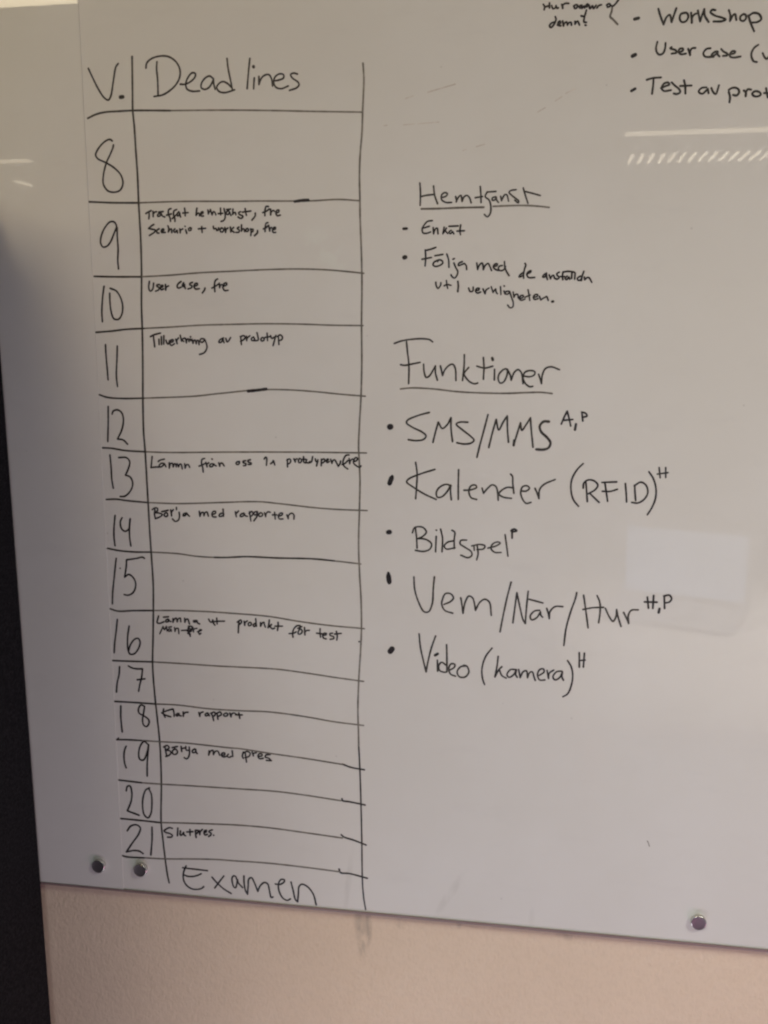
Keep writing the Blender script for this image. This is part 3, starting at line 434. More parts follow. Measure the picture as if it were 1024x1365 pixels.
('handwritten_word','Slutpres.',0,'2.74:-516.1,794.6 -520.0,795.5 -524.6,793.3 -529.1,789.4 -526.6,787.3 -520.4,786.1 -516.5,783.5 -517.7,780.8 -524.0,780.0;2.73:-507.5,795.9 -508.6,783.6;2.73:-503.7,791.6 -504.3,785.2 -502.9,784.7 -498.7,789.7;2.73:-498.7,789.7 -498.3,785.7 -496.1,784.7;2.72:-488.9,795.2 -489.0,785.9;2.72:-494.2,790.7 -484.5,792.1;2.72:-480.3,794.8 -480.6,791.3 -479.8,783.4;2.71:-481.1,793.5 -477.1,795.0 -476.7,792.2 -480.2,788.4;2.71:-474.9,794.6 -474.0,788.3;2.71:-474.0,788.3 -473.3,792.5 -469.8,796.8;2.71:-467.1,791.8 -463.7,793.9 -463.6,796.2 -466.5,794.8 -467.4,791.2 -466.1,788.4 -462.2,789.9;2.70:-454.6,797.5 -459.2,795.4 -459.8,793.6 -456.5,792.2 -457.2,789.2 -460.6,786.6;2.82:-452.9,789.2 -452.7,789.0'),
('handwritten_word','Examen',0,'2.65:-502.4,732.9 -494.2,732.5 -484.0,732.3 -464.3,731.7;2.67:-496.9,736.4 -500.0,729.6 -502.1,721.1 -501.3,711.7 -496.4,703.9 -488.6,699.9 -479.5,700.2 -473.8,702.5 -470.8,705.4;2.66:-502.0,722.1 -495.9,719.9 -487.9,720.1 -479.9,722.6 -474.1,725.9;2.65:-457.6,722.0 -450.8,714.2 -439.8,704.6 -428.7,698.4;2.64:-439.2,725.5 -446.2,715.8 -453.9,704.7;2.63:-419.6,721.8 -421.2,726.4 -424.0,727.3 -426.7,723.5 -426.5,716.5 -424.5,709.6 -421.9,708.1 -419.9,713.6 -418.5,721.9;2.63:-418.5,721.9 -417.0,716.2 -411.0,709.7;2.75:-408.5,728.5 -408.4,716.4 -406.5,704.8 -403.7,699.7;2.74:-403.7,699.7 -402.5,712.2 -401.1,724.1 -397.0,726.8 -392.7,719.0 -387.9,705.9;2.74:-387.9,705.9 -383.9,715.2 -377.6,720.9 -372.8,719.3 -370.3,709.5 -367.7,698.0 -365.2,699.0;2.72:-361.2,720.2 -355.1,719.8 -348.4,724.0 -347.2,728.0 -352.0,728.3 -356.1,721.4 -355.7,709.7 -350.0,698.6 -343.4,695.7 -338.9,698.5;2.72:-337.4,725.5 -334.3,711.8 -331.2,698.1 -328.0,694.9;2.71:-328.0,694.9 -326.7,707.9 -325.4,719.6 -321.0,723.6 -313.3,720.8 -304.7,710.0 -300.2,693.0'),
('handwritten_word','Hur, small and partly cut by the top of the photo',0,'2.35:-7.8,1896.8 -6.2,1894.3 -6.6,1890.9;2.35:-6.2,1893.8 -0.5,1895.0;2.35:-0.6,1897.9 -0.4,1892.6;2.35:2.1,1894.9 3.7,1891.4 6.3,1892.2 7.2,1894.6;2.35:7.2,1894.6 8.4,1891.6 9.9,1892.0;2.35:13.9,1895.7 15.1,1891.3;2.35:15.1,1891.3 15.0,1894.7 18.0,1896.5 22.1,1896.3'),
('handwritten_word','smudged word after Hur',0,'2.35:27.9,1893.1 30.4,1894.4 32.4,1893.8 31.0,1890.5 29.0,1890.6 28.4,1893.1;2.35:33.5,1892.8 35.6,1890.3 37.6,1893.6 35.5,1893.2;2.35:37.7,1890.2 40.2,1892.5 43.3,1891.3 44.7,1894.2 43.7,1894.7 40.7,1890.5;2.35:45.8,1893.1 46.9,1889.2 49.9,1892.5 51.0,1889.0 53.9,1892.7;2.35:55.1,1889.8 57.0,1892.1 60.0,1892.9;2.35:42.9,1888.0 40.6,1881.3 37.0,1881.8'),
('handwritten_word','small two letters ahead of the brace',0,'2.35:66.1,1892.1 68.1,1893.5 70.2,1892.9 69.8,1890.5 67.2,1890.1;2.35:70.2,1891.9 73.3,1890.8 76.2,1893.0 79.9,1897.7'),
('curly_brace','curly brace beside the Workshop bullet',2,'2.45:72.8,1890.8 72.2,1885.0 70.7,1879.3 73.9,1876.3 79.7,1870.4'),
('handwritten_word','dem!',0,'2.34:6.6,1882.5 7.7,1879.5 5.3,1873.7 1.8,1870.5 0.2,1872.5 2.1,1875.3 6.2,1876.6;2.34:9.5,1873.0 13.0,1874.8 12.4,1877.3 10.4,1875.9 10.5,1872.5 13.6,1871.9;2.34:15.5,1877.1 16.7,1871.7;2.34:16.7,1871.7 17.7,1874.6 20.2,1875.9 21.3,1872.5;2.34:21.3,1872.5 22.8,1874.8 25.4,1875.2 26.0,1872.2;2.34:30.0,1876.0 30.1,1873.0;2.34:30.1,1873.0 33.0,1876.3 35.3,1871.8;2.34:40.9,1880.8 40.5,1875.0 43.2,1874.3;2.34:41.9,1871.4 43.1,1871.1'),
('bullet_dot','bullet before Workshop',1,'3.67:99.1,1875.2 103.5,1876.1'),
('bullet_dot','bullet before User case (',0,'4.65:98.4,1834.4 101.6,1835.8'),
('bullet_dot','bullet before Test av',0,'3.62:98.8,1795.4 103.0,1797.7'),
('handwritten_word','Workshop with a capital W, large, at the top right',1,'2.56:125.7,1885.2 128.2,1877.7 132.4,1867.8;2.56:132.4,1867.8 135.6,1875.8 139.0,1877.9 141.5,1870.0;2.56:141.5,1870.0 143.6,1876.9 146.1,1884.8;2.56:156.3,1879.4 151.6,1878.1 150.5,1873.5 152.8,1869.5 157.6,1870.0 160.1,1874.6 158.8,1878.5 156.3,1879.4;2.56:163.0,1879.0 164.4,1868.1;2.56:164.4,1868.1 164.6,1874.3 167.9,1877.6 170.0,1877.8;2.56:170.6,1881.0 172.2,1874.7 173.7,1869.2;2.57:173.7,1869.2 175.7,1876.1 177.7,1882.2;2.57:177.7,1882.2 178.6,1875.2 183.3,1868.0;2.57:190.1,1880.5 186.6,1881.0 184.8,1878.7 190.1,1874.6 198.2,1871.9 202.3,1869.7 198.4,1868.1 188.9,1868.2;2.57:205.3,1879.7 207.3,1873.8 207.2,1867.9;2.57:207.2,1867.9 210.0,1873.6 212.3,1875.1 214.2,1868.8;2.58:221.8,1874.6 218.7,1872.4 218.7,1868.6 222.2,1867.2 224.9,1869.8 224.2,1873.7 221.8,1874.6;2.58:227.4,1872.8 230.2,1865.0 234.8,1855.5;2.58:228.2,1872.7 232.7,1875.3 239.1,1873.7 241.8,1868.2 238.1,1865.4 231.0,1864.9'),
('handwritten_word','User at the top right',1,'2.44:126.3,1848.9 125.1,1841.9 126.4,1837.1 129.5,1834.6 133.5,1836.0 135.6,1842.2 135.7,1847.2;2.44:142.9,1842.3 141.3,1841.2 147.9,1838.5 148.9,1836.1 143.3,1835.1;2.44:151.3,1836.0 156.0,1838.2 155.9,1840.2 151.9,1839.9 151.3,1836.0 153.8,1834.0 159.5,1834.4;2.44:161.9,1839.5 164.4,1832.6;2.44:164.4,1832.6 164.2,1837.0 166.4,1840.0 169.9,1840.2'),
('handwritten_word','case (u, cut off by the right edge of the photo',1,'2.44:187.0,1839.1 182.6,1838.5 179.3,1834.0 181.4,1830.3 191.1,1829.6;2.45:195.1,1835.2 192.3,1835.0 188.7,1831.5 190.2,1830.4 193.9,1832.6 195.5,1834.9;2.45:195.5,1834.9 195.6,1831.8 197.8,1829.7;2.45:199.2,1837.8 202.0,1834.9 206.3,1832.4 206.8,1830.7 201.6,1830.1;2.45:209.1,1831.6 214.6,1832.7 215.2,1834.4 211.7,1834.8 209.4,1832.2 209.6,1829.2 213.5,1827.8 221.4,1828.6;2.46:240.5,1840.6 236.2,1837.5 233.5,1832.2 233.8,1827.5 236.5,1822.7 240.0,1821.8;2.46:245.9,1831.3 248.2,1826.9 250.7,1824.7 253.3,1827.3 254.4,1831.3'),
('handwritten_word','Test',1,'2.52:116.1,1807.2 122.5,1808.8 132.3,1809.2;2.52:123.9,1808.0 123.7,1800.8 122.9,1791.3;2.52:132.9,1797.3 138.5,1799.5 142.5,1800.9 140.8,1803.3 135.9,1801.9 133.7,1797.3 136.3,1794.0 144.5,1794.5;2.52:144.9,1803.2 148.3,1799.9 154.2,1794.9 155.2,1791.7 151.2,1789.9 147.9,1790.7;2.52:158.9,1805.0 160.5,1799.4 161.3,1790.2;2.52:154.8,1798.8 167.8,1798.8'),
('handwritten_word','av at the top right',1,'2.43:184.9,1796.1 179.3,1795.5 176.3,1791.7 180.5,1789.1 186.6,1794.4;2.43:186.6,1794.4 187.7,1789.6;2.43:190.6,1795.1 192.5,1791.0 195.9,1788.2 199.0,1797.9'),
('handwritten_word','prot, cut off by the right edge of the photo',1,'2.63:210.6,1789.8 212.3,1784.3 212.0,1778.5;2.64:210.4,1792.2 213.4,1794.1 218.3,1794.3 221.5,1792.1 222.1,1788.7 219.5,1785.7 215.6,1786.5;2.64:227.5,1790.9 229.7,1789.1 229.9,1784.6;2.64:229.9,1784.6 230.0,1789.1 231.9,1792.1 235.4,1791.6;2.64:239.3,1789.4 237.0,1787.4 238.9,1784.6 243.1,1783.8 246.8,1785.7 245.6,1788.1 241.4,1789.7 239.3,1789.4;2.65:252.2,1792.6 253.6,1786.8 254.9,1782.3;2.65:250.4,1787.3 258.7,1787.0'),
('handwritten_word','Hemtjänst',1,'2.28:-154.7,1696.4 -153.9,1683.7 -154.2,1669.5;2.28:-153.1,1680.1 -146.5,1681.4 -136.1,1682.3;2.28:-137.4,1692.4 -136.1,1681.8 -132.3,1671.2;2.27:-127.3,1678.1 -121.4,1680.1 -120.0,1682.9 -123.6,1684.1 -127.0,1681.6 -127.2,1676.0 -122.0,1672.4 -114.7,1672.2;2.27:-109.6,1679.1 -108.4,1674.2 -108.8,1672.8;2.27:-108.8,1672.8 -106.0,1678.4 -103.1,1680.4 -101.5,1673.3;2.27:-101.5,1673.3 -99.4,1678.2 -95.8,1680.2 -92.8,1678.1 -90.2,1671.3;2.27:-79.2,1690.3 -78.3,1680.5 -77.9,1671.4;2.27:-85.1,1677.2 -76.1,1678.4;2.26:-70.4,1683.8 -72.9,1678.3 -68.0,1674.0 -65.7,1666.2 -66.3,1657.8 -69.8,1654.0 -73.5,1656.9;2.17:-70.1,1683.6 -59.8,1684.1;2.17:-60.2,1677.8 -64.0,1676.4 -64.0,1673.7 -60.7,1674.2 -59.2,1677.3;2.17:-59.2,1677.3 -58.5,1673.6 -56.3,1670.9;2.17:-53.8,1678.2 -52.6,1673.0;2.17:-52.6,1673.0 -51.0,1676.6 -48.4,1680.2 -46.2,1679.6 -43.9,1672.2;2.17:-35.0,1685.6 -41.5,1684.7 -43.6,1682.7 -40.8,1679.5 -35.9,1675.7 -31.5,1672.0 -32.0,1669.9 -36.3,1673.1;2.17:-26.3,1687.5 -24.2,1680.7 -20.1,1669.1;2.17:-24.2,1683.3 -15.6,1681.0 -5.3,1678.0'),
('underline','underline below Hemtjänst, in two strokes',2,'2.47:-152.6,1665.2 -133.0,1665.1 -103.6,1665.6 -74.4,1665.6;2.26:-62.7,1666.4 -46.5,1666.7 -24.9,1666.6 -8.7,1665.5 5.8,1663.7'),
('bullet_dot','bullet before Enkät',0,'3.37:-175.2,1641.5 -171.1,1641.7'),
('handwritten_word','Enkät',0,'2.17:-138.7,1650.7 -144.8,1649.8 -149.2,1645.1 -151.4,1640.8 -150.3,1636.0 -145.8,1635.4 -140.8,1636.9;2.17:-151.4,1641.4 -142.5,1643.9;2.17:-137.5,1642.2 -136.9,1634.7;2.17:-136.9,1634.7 -134.7,1640.5 -132.5,1641.6 -131.3,1634.6;2.17:-123.6,1642.5 -125.2,1634.5;2.17:-125.2,1634.5 -121.9,1639.2 -120.8,1641.3;2.17:-120.8,1641.3 -121.9,1638.2 -119.1,1634.9;2.17:-114.7,1638.6 -117.5,1636.5 -115.8,1634.3 -113.0,1636.9;2.16:-113.0,1636.9 -111.3,1634.2;2.17:-117.5,1643.4 -105.9,1643.7;2.16:-102.9,1644.7 -103.7,1637.8 -103.0,1633.0;2.16:-107.5,1637.4 -98.1,1637.7'),
('bullet_dot','bullet before Följa',0,'5.33:-174.1,1606.2 -172.6,1606.6'),
('handwritten_word','Följa',0,'2.26:-147.3,1615.0 -146.7,1606.3 -147.4,1595.5;2.26:-146.8,1614.4 -140.1,1615.9 -133.9,1618.0;2.26:-151.4,1603.7 -139.4,1605.7;2.26:-131.0,1602.3 -135.5,1600.2 -137.4,1597.0 -134.8,1594.8 -128.7,1595.8 -124.8,1599.0 -126.0,1601.7 -129.9,1602.6 -131.5,1600.7;2.26:-135.0,1607.8 -124.9,1609.3;2.26:-119.9,1609.7 -117.6,1602.7 -117.0,1593.5;2.25:-110.8,1598.7 -108.5,1593.2 -105.7,1587.8 -107.3,1582.4 -110.0,1580.0 -113.4,1582.5 -114.2,1584.1;2.26:-112.0,1603.2 -110.3,1604.0;2.26:-100.3,1600.1 -104.7,1598.0 -105.2,1595.3 -101.4,1596.4 -97.5,1597.9;2.25:-97.5,1597.9 -95.2,1595.2 -94.6,1590.4'),
('handwritten_word','med after Följa',0,'2.25:-82.0,1598.3 -80.8,1590.2;2.25:-80.8,1590.2 -78.7,1595.6 -75.4,1598.2 -74.3,1596.0 -73.6,1590.1;2.25:-73.6,1590.1 -71.5,1594.9 -67.7,1597.6 -66.0,1594.9 -63.3,1588.9;2.25:-61.0,1593.7 -56.6,1594.8 -56.1,1596.9 -59.4,1596.4 -61.2,1593.2 -58.2,1590.0 -54.3,1588.8;2.25:-50.1,1594.7 -53.3,1594.2 -54.9,1591.0 -52.1,1588.5 -47.8,1589.8 -46.2,1593.6;2.25:-47.4,1599.5 -46.7,1592.5 -44.4,1587.1 -41.3,1582.3'),
('handwritten_word','de',0,'2.25:-21.9,1597.0 -20.8,1595.4 -22.3,1590.1 -23.2,1584.2 -23.1,1579.2;2.25:-23.8,1585.8 -27.5,1583.2 -29.1,1580.5 -26.4,1581.0 -23.2,1583.1;2.25:-18.9,1584.2 -14.6,1586.3 -14.1,1588.1 -16.8,1587.3 -19.4,1584.2 -17.1,1579.9 -9.5,1579.8'),
('handwritten_word','last cramped word of the Följa line',0,'2.25:5.0,1585.0 1.8,1582.9 0.2,1580.2 3.0,1580.2 5.0,1583.9;2.25:5.0,1583.9 5.1,1581.2 6.3,1577.2;2.25:8.3,1582.8 10.1,1578.0;2.25:10.1,1578.0 11.6,1581.2 13.7,1582.2 14.9,1578.5;2.25:20.6,1585.9 17.4,1583.8 18.6,1581.6 20.8,1579.5 18.2,1577.4 15.4,1578.5;2.25:25.4,1586.3 24.5,1581.0 25.2,1576.8;2.25:21.8,1580.5 27.2,1580.5;2.25:30.4,1581.0 27.8,1578.3 30.0,1576.7 32.6,1579.9;2.25:32.6,1579.9 33.8,1577.2;2.25:24.9,1585.8 31.3,1586.8 38.9,1585.7;2.25:36.2,1585.2 35.9,1578.3;2.25:40.0,1584.6 39.7,1577.2;2.25:46.5,1580.8 42.9,1578.2 44.6,1575.5 48.2,1577.6;2.25:50.6,1586.6 48.7,1580.8 47.8,1575.5;2.25:51.4,1579.7 52.0,1576.5;2.25:52.0,1576.5 55.1,1579.1 57.3,1578.6 60.7,1573.2'),
('handwritten_word','ut i',0,'2.16:-133.5,1575.1 -132.9,1570.7 -130.6,1567.4 -127.3,1571.7 -127.1,1574.5;2.16:-120.0,1577.1 -119.4,1571.7 -118.3,1567.5;2.16:-122.8,1570.6 -119.4,1572.2 -114.1,1571.1;2.55:-105.5,1575.9 -104.9,1570.5 -105.4,1563.4'),
('handwritten_word','long word before a full stop, under the Följa line',0,'2.15:-91.7,1567.6 -89.8,1563.3 -86.4,1563.8 -86.0,1568.7;2.15:-83.1,1564.3 -78.7,1565.3 -78.2,1567.2 -81.5,1567.0 -83.1,1563.8 -80.8,1561.3 -76.4,1562.6;2.15:-73.7,1566.4 -70.9,1560.4;2.15:-70.9,1560.4 -69.8,1564.7 -66.0,1567.4;2.15:-63.3,1569.0 -60.9,1561.9;2.15:-60.9,1561.9 -59.3,1564.6 -57.7,1566.2;2.15:-57.7,1566.2 -57.1,1562.5 -55.4,1560.3;2.15:-51.7,1568.9 -51.0,1559.2;2.15:-47.2,1563.5 -46.0,1560.2;2.15:-47.3,1569.9 -46.8,1569.4;2.15:-41.7,1563.4 -45.5,1562.4 -44.9,1559.7 -41.6,1560.2 -40.1,1562.9;2.15:-40.1,1562.9 -37.7,1555.8 -35.4,1549.3 -35.8,1543.9 -39.1,1542.8 -42.2,1546.1;2.15:-35.8,1562.3 -34.6,1555.8;2.15:-34.6,1555.8 -33.0,1559.0 -30.3,1559.5 -29.0,1554.7;2.15:-27.9,1554.1 -23.1,1555.7 -23.1,1557.9 -26.4,1557.4 -27.6,1553.6 -25.1,1552.0 -20.8,1553.5;2.15:-17.3,1564.8 -16.0,1558.9 -14.8,1551.9;2.15:-20.9,1555.7 -14.4,1558.4;2.15:-10.5,1555.6 -5.6,1556.7 -5.1,1558.8 -8.4,1558.8 -10.5,1555.6 -8.8,1552.9 -4.5,1554.0;2.15:-2.9,1556.7 -1.1,1552.3;2.15:-1.1,1552.3 2.1,1554.5 4.2,1555.5 5.8,1556.6 8.1,1551.7;3.12:13.0,1550.1 14.1,1550.3'),
('handwritten_word','Funktioner',1,'2.36:-186.7,1498.5 -177.7,1501.6 -164.8,1503.7 -150.3,1504.5 -140.6,1503.2 -136.9,1500.5;2.36:-170.8,1500.5 -169.6,1488.6 -167.6,1471.1 -167.8,1447.1;2.36:-178.5,1471.4 -172.8,1470.6 -163.0,1472.4 -153.0,1474.4;2.35:-148.4,1472.0 -147.5,1461.6 -145.0,1455.3 -141.0,1456.9 -135.4,1465.7 -133.0,1470.0;2.35:-133.0,1470.0 -133.0,1461.7 -130.4,1451.8;2.35:-126.6,1470.0 -124.9,1463.3 -123.7,1457.8;2.35:-123.7,1457.8 -120.9,1464.9 -114.5,1471.3 -110.5,1472.1 -107.3,1466.6 -106.3,1451.5;2.35:-96.0,1484.3 -96.1,1469.8 -97.8,1451.6;2.35:-90.2,1468.2 -96.0,1460.3 -94.3,1456.3 -88.6,1450.0 -82.2,1447.4 -78.2,1448.5;2.34:-71.6,1480.9 -70.6,1468.3 -71.1,1453.3;2.34:-79.8,1469.9 -69.8,1467.5 -59.5,1469.9;2.34:-57.1,1466.0 -57.1,1452.6;3.90:-60.3,1480.2 -59.6,1477.8;2.34:-46.2,1465.6 -50.9,1460.5 -52.3,1454.2 -49.8,1448.7 -45.9,1449.5 -42.1,1455.8 -40.7,1463.7 -42.3,1466.6 -46.2,1465.6;2.34:-40.7,1466.1 -36.6,1457.5 -35.7,1452.4;2.34:-35.7,1452.4 -32.0,1462.2 -27.3,1465.7 -23.3,1462.2 -20.6,1448.1;2.34:-19.3,1457.5 -12.2,1456.8 -6.8,1459.2 -6.1,1463.1 -12.4,1464.6 -18.6,1462.3 -20.8,1456.0 -17.5,1448.1 -11.9,1444.2 -8.4,1444.7;2.34:-1.3,1460.0 1.2,1453.0 2.6,1448.3;2.34:2.6,1448.3 3.4,1459.2 7.0,1467.1 14.0,1469.4 24.6,1465.9'),
('underline','underline below Funktioner',2,'2.25:-178.4,1440.1 -164.5,1441.5 -136.8,1440.6 -104.5,1437.2 -72.4,1435.8 -40.6,1435.6 -18.0,1436.6 2.4,1437.2 16.2,1435.8'),
('bullet_dot','bullet before SMS/MMS',0,'8.11:-192.4,1390.5 -191.4,1390.8'),
('handwritten_word','SMS/MMS',1,'2.46:-140.6,1410.0 -154.5,1406.1 -169.2,1399.4 -170.3,1396.1 -162.6,1390.5 -149.4,1384.2 -144.5,1379.4 -147.7,1374.8 -157.6,1373.0 -167.8,1374.1;2.46:-135.4,1371.1 -132.2,1384.5 -128.6,1397.5;2.46:-128.6,1397.5 -123.3,1389.5 -116.9,1394.4 -112.1,1403.4;2.46:-112.1,1403.4 -111.9,1389.6 -109.8,1372.6;2.45:-90.2,1398.0 -100.7,1397.9 -105.2,1395.4 -97.3,1388.2 -85.9,1379.5 -81.8,1374.7 -85.8,1370.9 -95.5,1369.6 -104.1,1371.1;2.45:-64.4,1408.0 -69.1,1388.6 -74.4,1367.5 -77.7,1352.5;2.45:-62.6,1365.6 -58.1,1385.5 -53.7,1402.0;2.45:-53.7,1402.0 -50.2,1388.6 -44.8,1398.6 -39.7,1406.7;2.45:-39.7,1406.7 -39.1,1390.6 -37.4,1373.0;2.45:-30.6,1369.0 -26.9,1382.8 -22.6,1398.1;2.44:-22.6,1398.1 -20.7,1388.5 -15.4,1395.8 -10.1,1404.6;2.45:-10.1,1404.6 -8.9,1391.1 -5.9,1367.0;3.33:13.2,1400.1 6.6,1400.0 2.0,1394.4 3.8,1387.2 11.9,1379.4 16.1,1373.0 13.9,1366.6 7.6,1364.1 -1.6,1364.2;3.33:-30.6,1369.0 -30.1,1375.5'),
('handwritten_word','A,P raised after SMS/MMS',0,'2.44:29.0,1397.2 32.3,1405.9 35.9,1413.6;2.44:35.9,1413.6 38.6,1404.4 40.9,1394.9;2.44:31.6,1402.0 43.3,1403.2;2.44:54.2,1412.5 55.8,1401.5;2.44:53.9,1412.8 59.3,1411.0 60.7,1407.8 55.6,1406.2;3.13:47.4,1397.4 46.4,1390.2'),
('bullet_dot','tall oval bullet before Kalender',0,'6.47:-190.3,1322.3 -192.7,1315.6;3.98:-189.2,1325.1 -189.0,1323.9'),
('handwritten_word','Kalender',1,'2.38:-158.0,1344.3 -156.0,1329.7 -156.6,1312.1 -157.7,1296.0;2.38:-132.5,1335.5 -150.5,1329.5 -167.0,1322.1 -169.9,1318.1 -162.1,1312.0 -146.4,1302.6 -130.4,1295.6;2.38:-110.7,1314.2 -117.4,1316.0 -126.1,1311.9 -130.3,1305.0 -128.9,1298.7 -123.1,1299.3 -115.4,1307.3 -111.6,1315.2;2.38:-111.6,1315.2 -111.5,1305.4 -110.4,1295.7;2.37:-101.3,1335.7 -101.5,1317.3 -101.2,1296.3;2.37:-93.8,1308.8 -84.6,1309.6 -77.4,1313.0 -79.0,1315.9 -84.7,1314.8 -87.5,1307.9 -84.5,1299.3 -77.1,1296.9;2.37:-70.3,1312.2 -68.3,1305.5;2.37:-68.3,1305.5 -62.7,1312.4 -57.1,1316.8 -52.3,1314.6 -49.8,1306.0 -49.0,1296.7;2.36:-33.7,1331.4 -31.3,1328.6 -30.6,1319.0 -28.9,1306.5;2.37:-29.5,1313.2 -37.1,1314.0 -44.6,1310.0 -48.3,1305.0 -42.5,1300.9 -32.0,1299.6;2.37:-19.9,1309.6 -12.7,1309.8 -9.0,1313.7 -11.9,1316.5 -17.6,1315.4 -20.2,1307.7 -16.5,1297.1 -12.3,1293.4 -6.7,1294.9;2.37:-1.9,1313.5 1.5,1306.3 3.5,1300.2;2.36:3.5,1300.2 4.1,1312.1 9.6,1318.9 23.4,1325.6'),
('handwritten_word','(RFID)',0,'2.36:58.2,1347.0 50.8,1338.9 44.7,1326.4 43.9,1313.1 47.5,1299.8 54.3,1291.3;2.37:59.3,1315.3 60.0,1322.0 65.1,1325.9 72.5,1325.1 77.6,1319.6 74.7,1313.8 65.7,1307.9;2.37:62.4,1323.0 63.7,1311.6 65.1,1297.9;2.37:67.5,1308.9 80.0,1297.2;2.37:82.6,1323.1 90.9,1323.7 100.9,1324.3;2.37:86.3,1322.6 88.6,1310.3 90.6,1299.0;2.37:83.6,1311.7 93.2,1311.8 102.2,1314.8;2.37:111.9,1322.3 113.3,1310.9 114.4,1298.6;2.38:123.5,1320.6 124.3,1311.2 125.6,1300.8;2.38:123.0,1319.7 130.9,1324.6 137.4,1321.0 140.2,1311.6 136.4,1303.0 128.5,1297.7 120.8,1298.2;2.38:140.3,1338.3 146.1,1329.6 149.9,1317.5 150.0,1304.3 146.0,1291.9 141.0,1282.8'),
('handwritten_word','H raised after (RFID)',0,'2.18:152.6,1343.8 154.5,1330.8;2.18:160.7,1344.0 161.3,1331.3;2.18:150.8,1335.4 163.7,1337.5'),
('bullet_dot','round bullet before Bildspel',0,'6.63:-194.6,1249.4 -192.6,1249.8'),
('handwritten_word','Bildspel',1,'2.30:-161.8,1249.8 -158.9,1256.8 -148.1,1257.6 -143.1,1251.4 -148.0,1245.2 -154.8,1242.0;2.31:-154.8,1242.0 -144.0,1241.4 -136.1,1235.7 -138.0,1228.6 -145.9,1224.9 -157.7,1225.9;2.30:-157.9,1256.9 -156.2,1243.0 -155.4,1229.0;2.30:-129.9,1245.8 -130.5,1224.9;2.30:-124.2,1255.9 -121.5,1244.1 -121.9,1225.2;2.29:-109.0,1254.8 -105.4,1252.5 -105.9,1242.6 -105.7,1230.3;2.30:-106.9,1240.6 -114.6,1238.4 -119.1,1233.2 -116.5,1229.3 -104.8,1231.1;2.30:-89.4,1242.2 -97.1,1241.3 -98.0,1236.9 -91.2,1232.2 -82.9,1226.5 -82.3,1221.6 -87.1,1218.4 -96.9,1221.5;2.30:-79.6,1234.6 -79.1,1228.6;2.30:-75.3,1234.7 -74.0,1223.9 -75.8,1215.8;2.29:-82.5,1234.5 -71.9,1236.8 -65.1,1235.1 -67.0,1231.0 -75.6,1229.8;2.29:-61.2,1232.2 -50.7,1235.5 -45.0,1239.7 -47.9,1241.0 -54.6,1238.4 -57.3,1232.4 -52.4,1227.0 -43.8,1226.9;2.29:-39.1,1251.1 -36.9,1237.0 -34.7,1222.3;2.30:-130.2,1254.3 -129.4,1254.2'),
('handwritten_word','small P raised after Bildspel',0,'2.78:-30.1,1257.8 -29.8,1246.7;2.78:-31.4,1256.4 -27.3,1258.9 -23.8,1256.7 -28.1,1255.4'),
('bullet_dot','narrow upright bullet before Vem',0,'2.74:-194.6,1194.1 -196.0,1187.2 -193.4,1178.7 -191.4,1180.2 -191.8,1188.4 -193.8,1193.8;2.74:-193.8,1191.3 -193.4,1182.2'),
('handwritten_word','Vem/När/Hur',1,'2.44:-159.5,1189.4 -158.4,1172.6 -153.3,1155.5 -145.3,1141.5 -139.3,1141.8 -134.4,1153.2 -133.2,1173.6 -131.8,1190.4;2.43:-118.6,1152.9 -109.7,1157.3 -105.9,1162.6 -109.9,1168.1 -116.8,1167.8 -120.6,1159.9 -121.5,1152.8 -117.5,1144.8 -106.6,1141.2;2.43:-96.1,1163.0 -94.3,1152.9 -92.8,1141.8;2.43:-92.8,1141.8 -90.1,1157.2 -85.3,1165.9 -80.4,1163.7 -77.3,1153.7 -76.2,1146.6;2.43:-76.2,1146.6 -70.5,1158.0 -63.8,1162.4 -57.9,1158.6 -55.0,1140.5;2.43:-29.8,1187.2 -34.7,1165.6 -39.9,1137.2 -42.9,1118.3;2.43:-26.2,1131.7 -23.9,1154.0 -21.8,1173.2;2.43:-21.8,1173.2 -17.1,1152.3 -12.8,1136.4 -9.8,1131.5;2.43:-9.8,1131.5 -8.8,1152.7 -7.1,1175.8;2.43:8.6,1150.5 1.9,1149.1 -3.6,1141.9 -1.6,1136.9 5.1,1140.2 9.6,1148.5;2.43:9.6,1148.5 10.4,1143.5 12.7,1141.2;2.42:-5.6,1164.9 12.6,1160.6;2.43:17.7,1153.5 20.2,1146.0 21.4,1139.6;2.43:21.4,1139.6 22.1,1149.1 28.5,1156.3 38.6,1156.8;2.43:55.9,1176.4 54.7,1169.4 48.7,1149.3 43.7,1127.0 41.6,1103.7;2.43:64.9,1173.4 68.5,1152.1 72.2,1129.3;2.43:64.7,1154.0 76.8,1156.9 90.9,1158.1;2.43:82.2,1173.6 85.9,1164.8 86.8,1151.0 85.5,1137.0;2.44:93.4,1156.8 98.9,1145.6 103.8,1139.8 107.3,1145.9 107.8,1155.9;2.44:107.8,1155.9 110.1,1146.1 114.3,1133.4;2.44:116.9,1152.3 121.4,1143.6 123.9,1137.8;2.44:123.9,1137.8 123.0,1148.7 126.5,1155.7 135.1,1156.7'),
('handwritten_word','H,P raised after Vem/När/Hur',0,'2.64:146.0,1174.3 148.0,1159.7;2.64:153.8,1176.6 153.5,1159.5;2.64:142.6,1167.7 158.3,1168.0;2.64:167.1,1175.8 168.3,1160.2;2.64:166.7,1176.6 173.4,1178.0 176.4,1173.6 173.9,1169.0 167.9,1167.4;3.26:162.0,1159.5 161.2,1154.3'),
('bullet_dot','slanting oval bullet before Video',0,'7.26:-191.7,1083.2 -189.0,1086.9'),
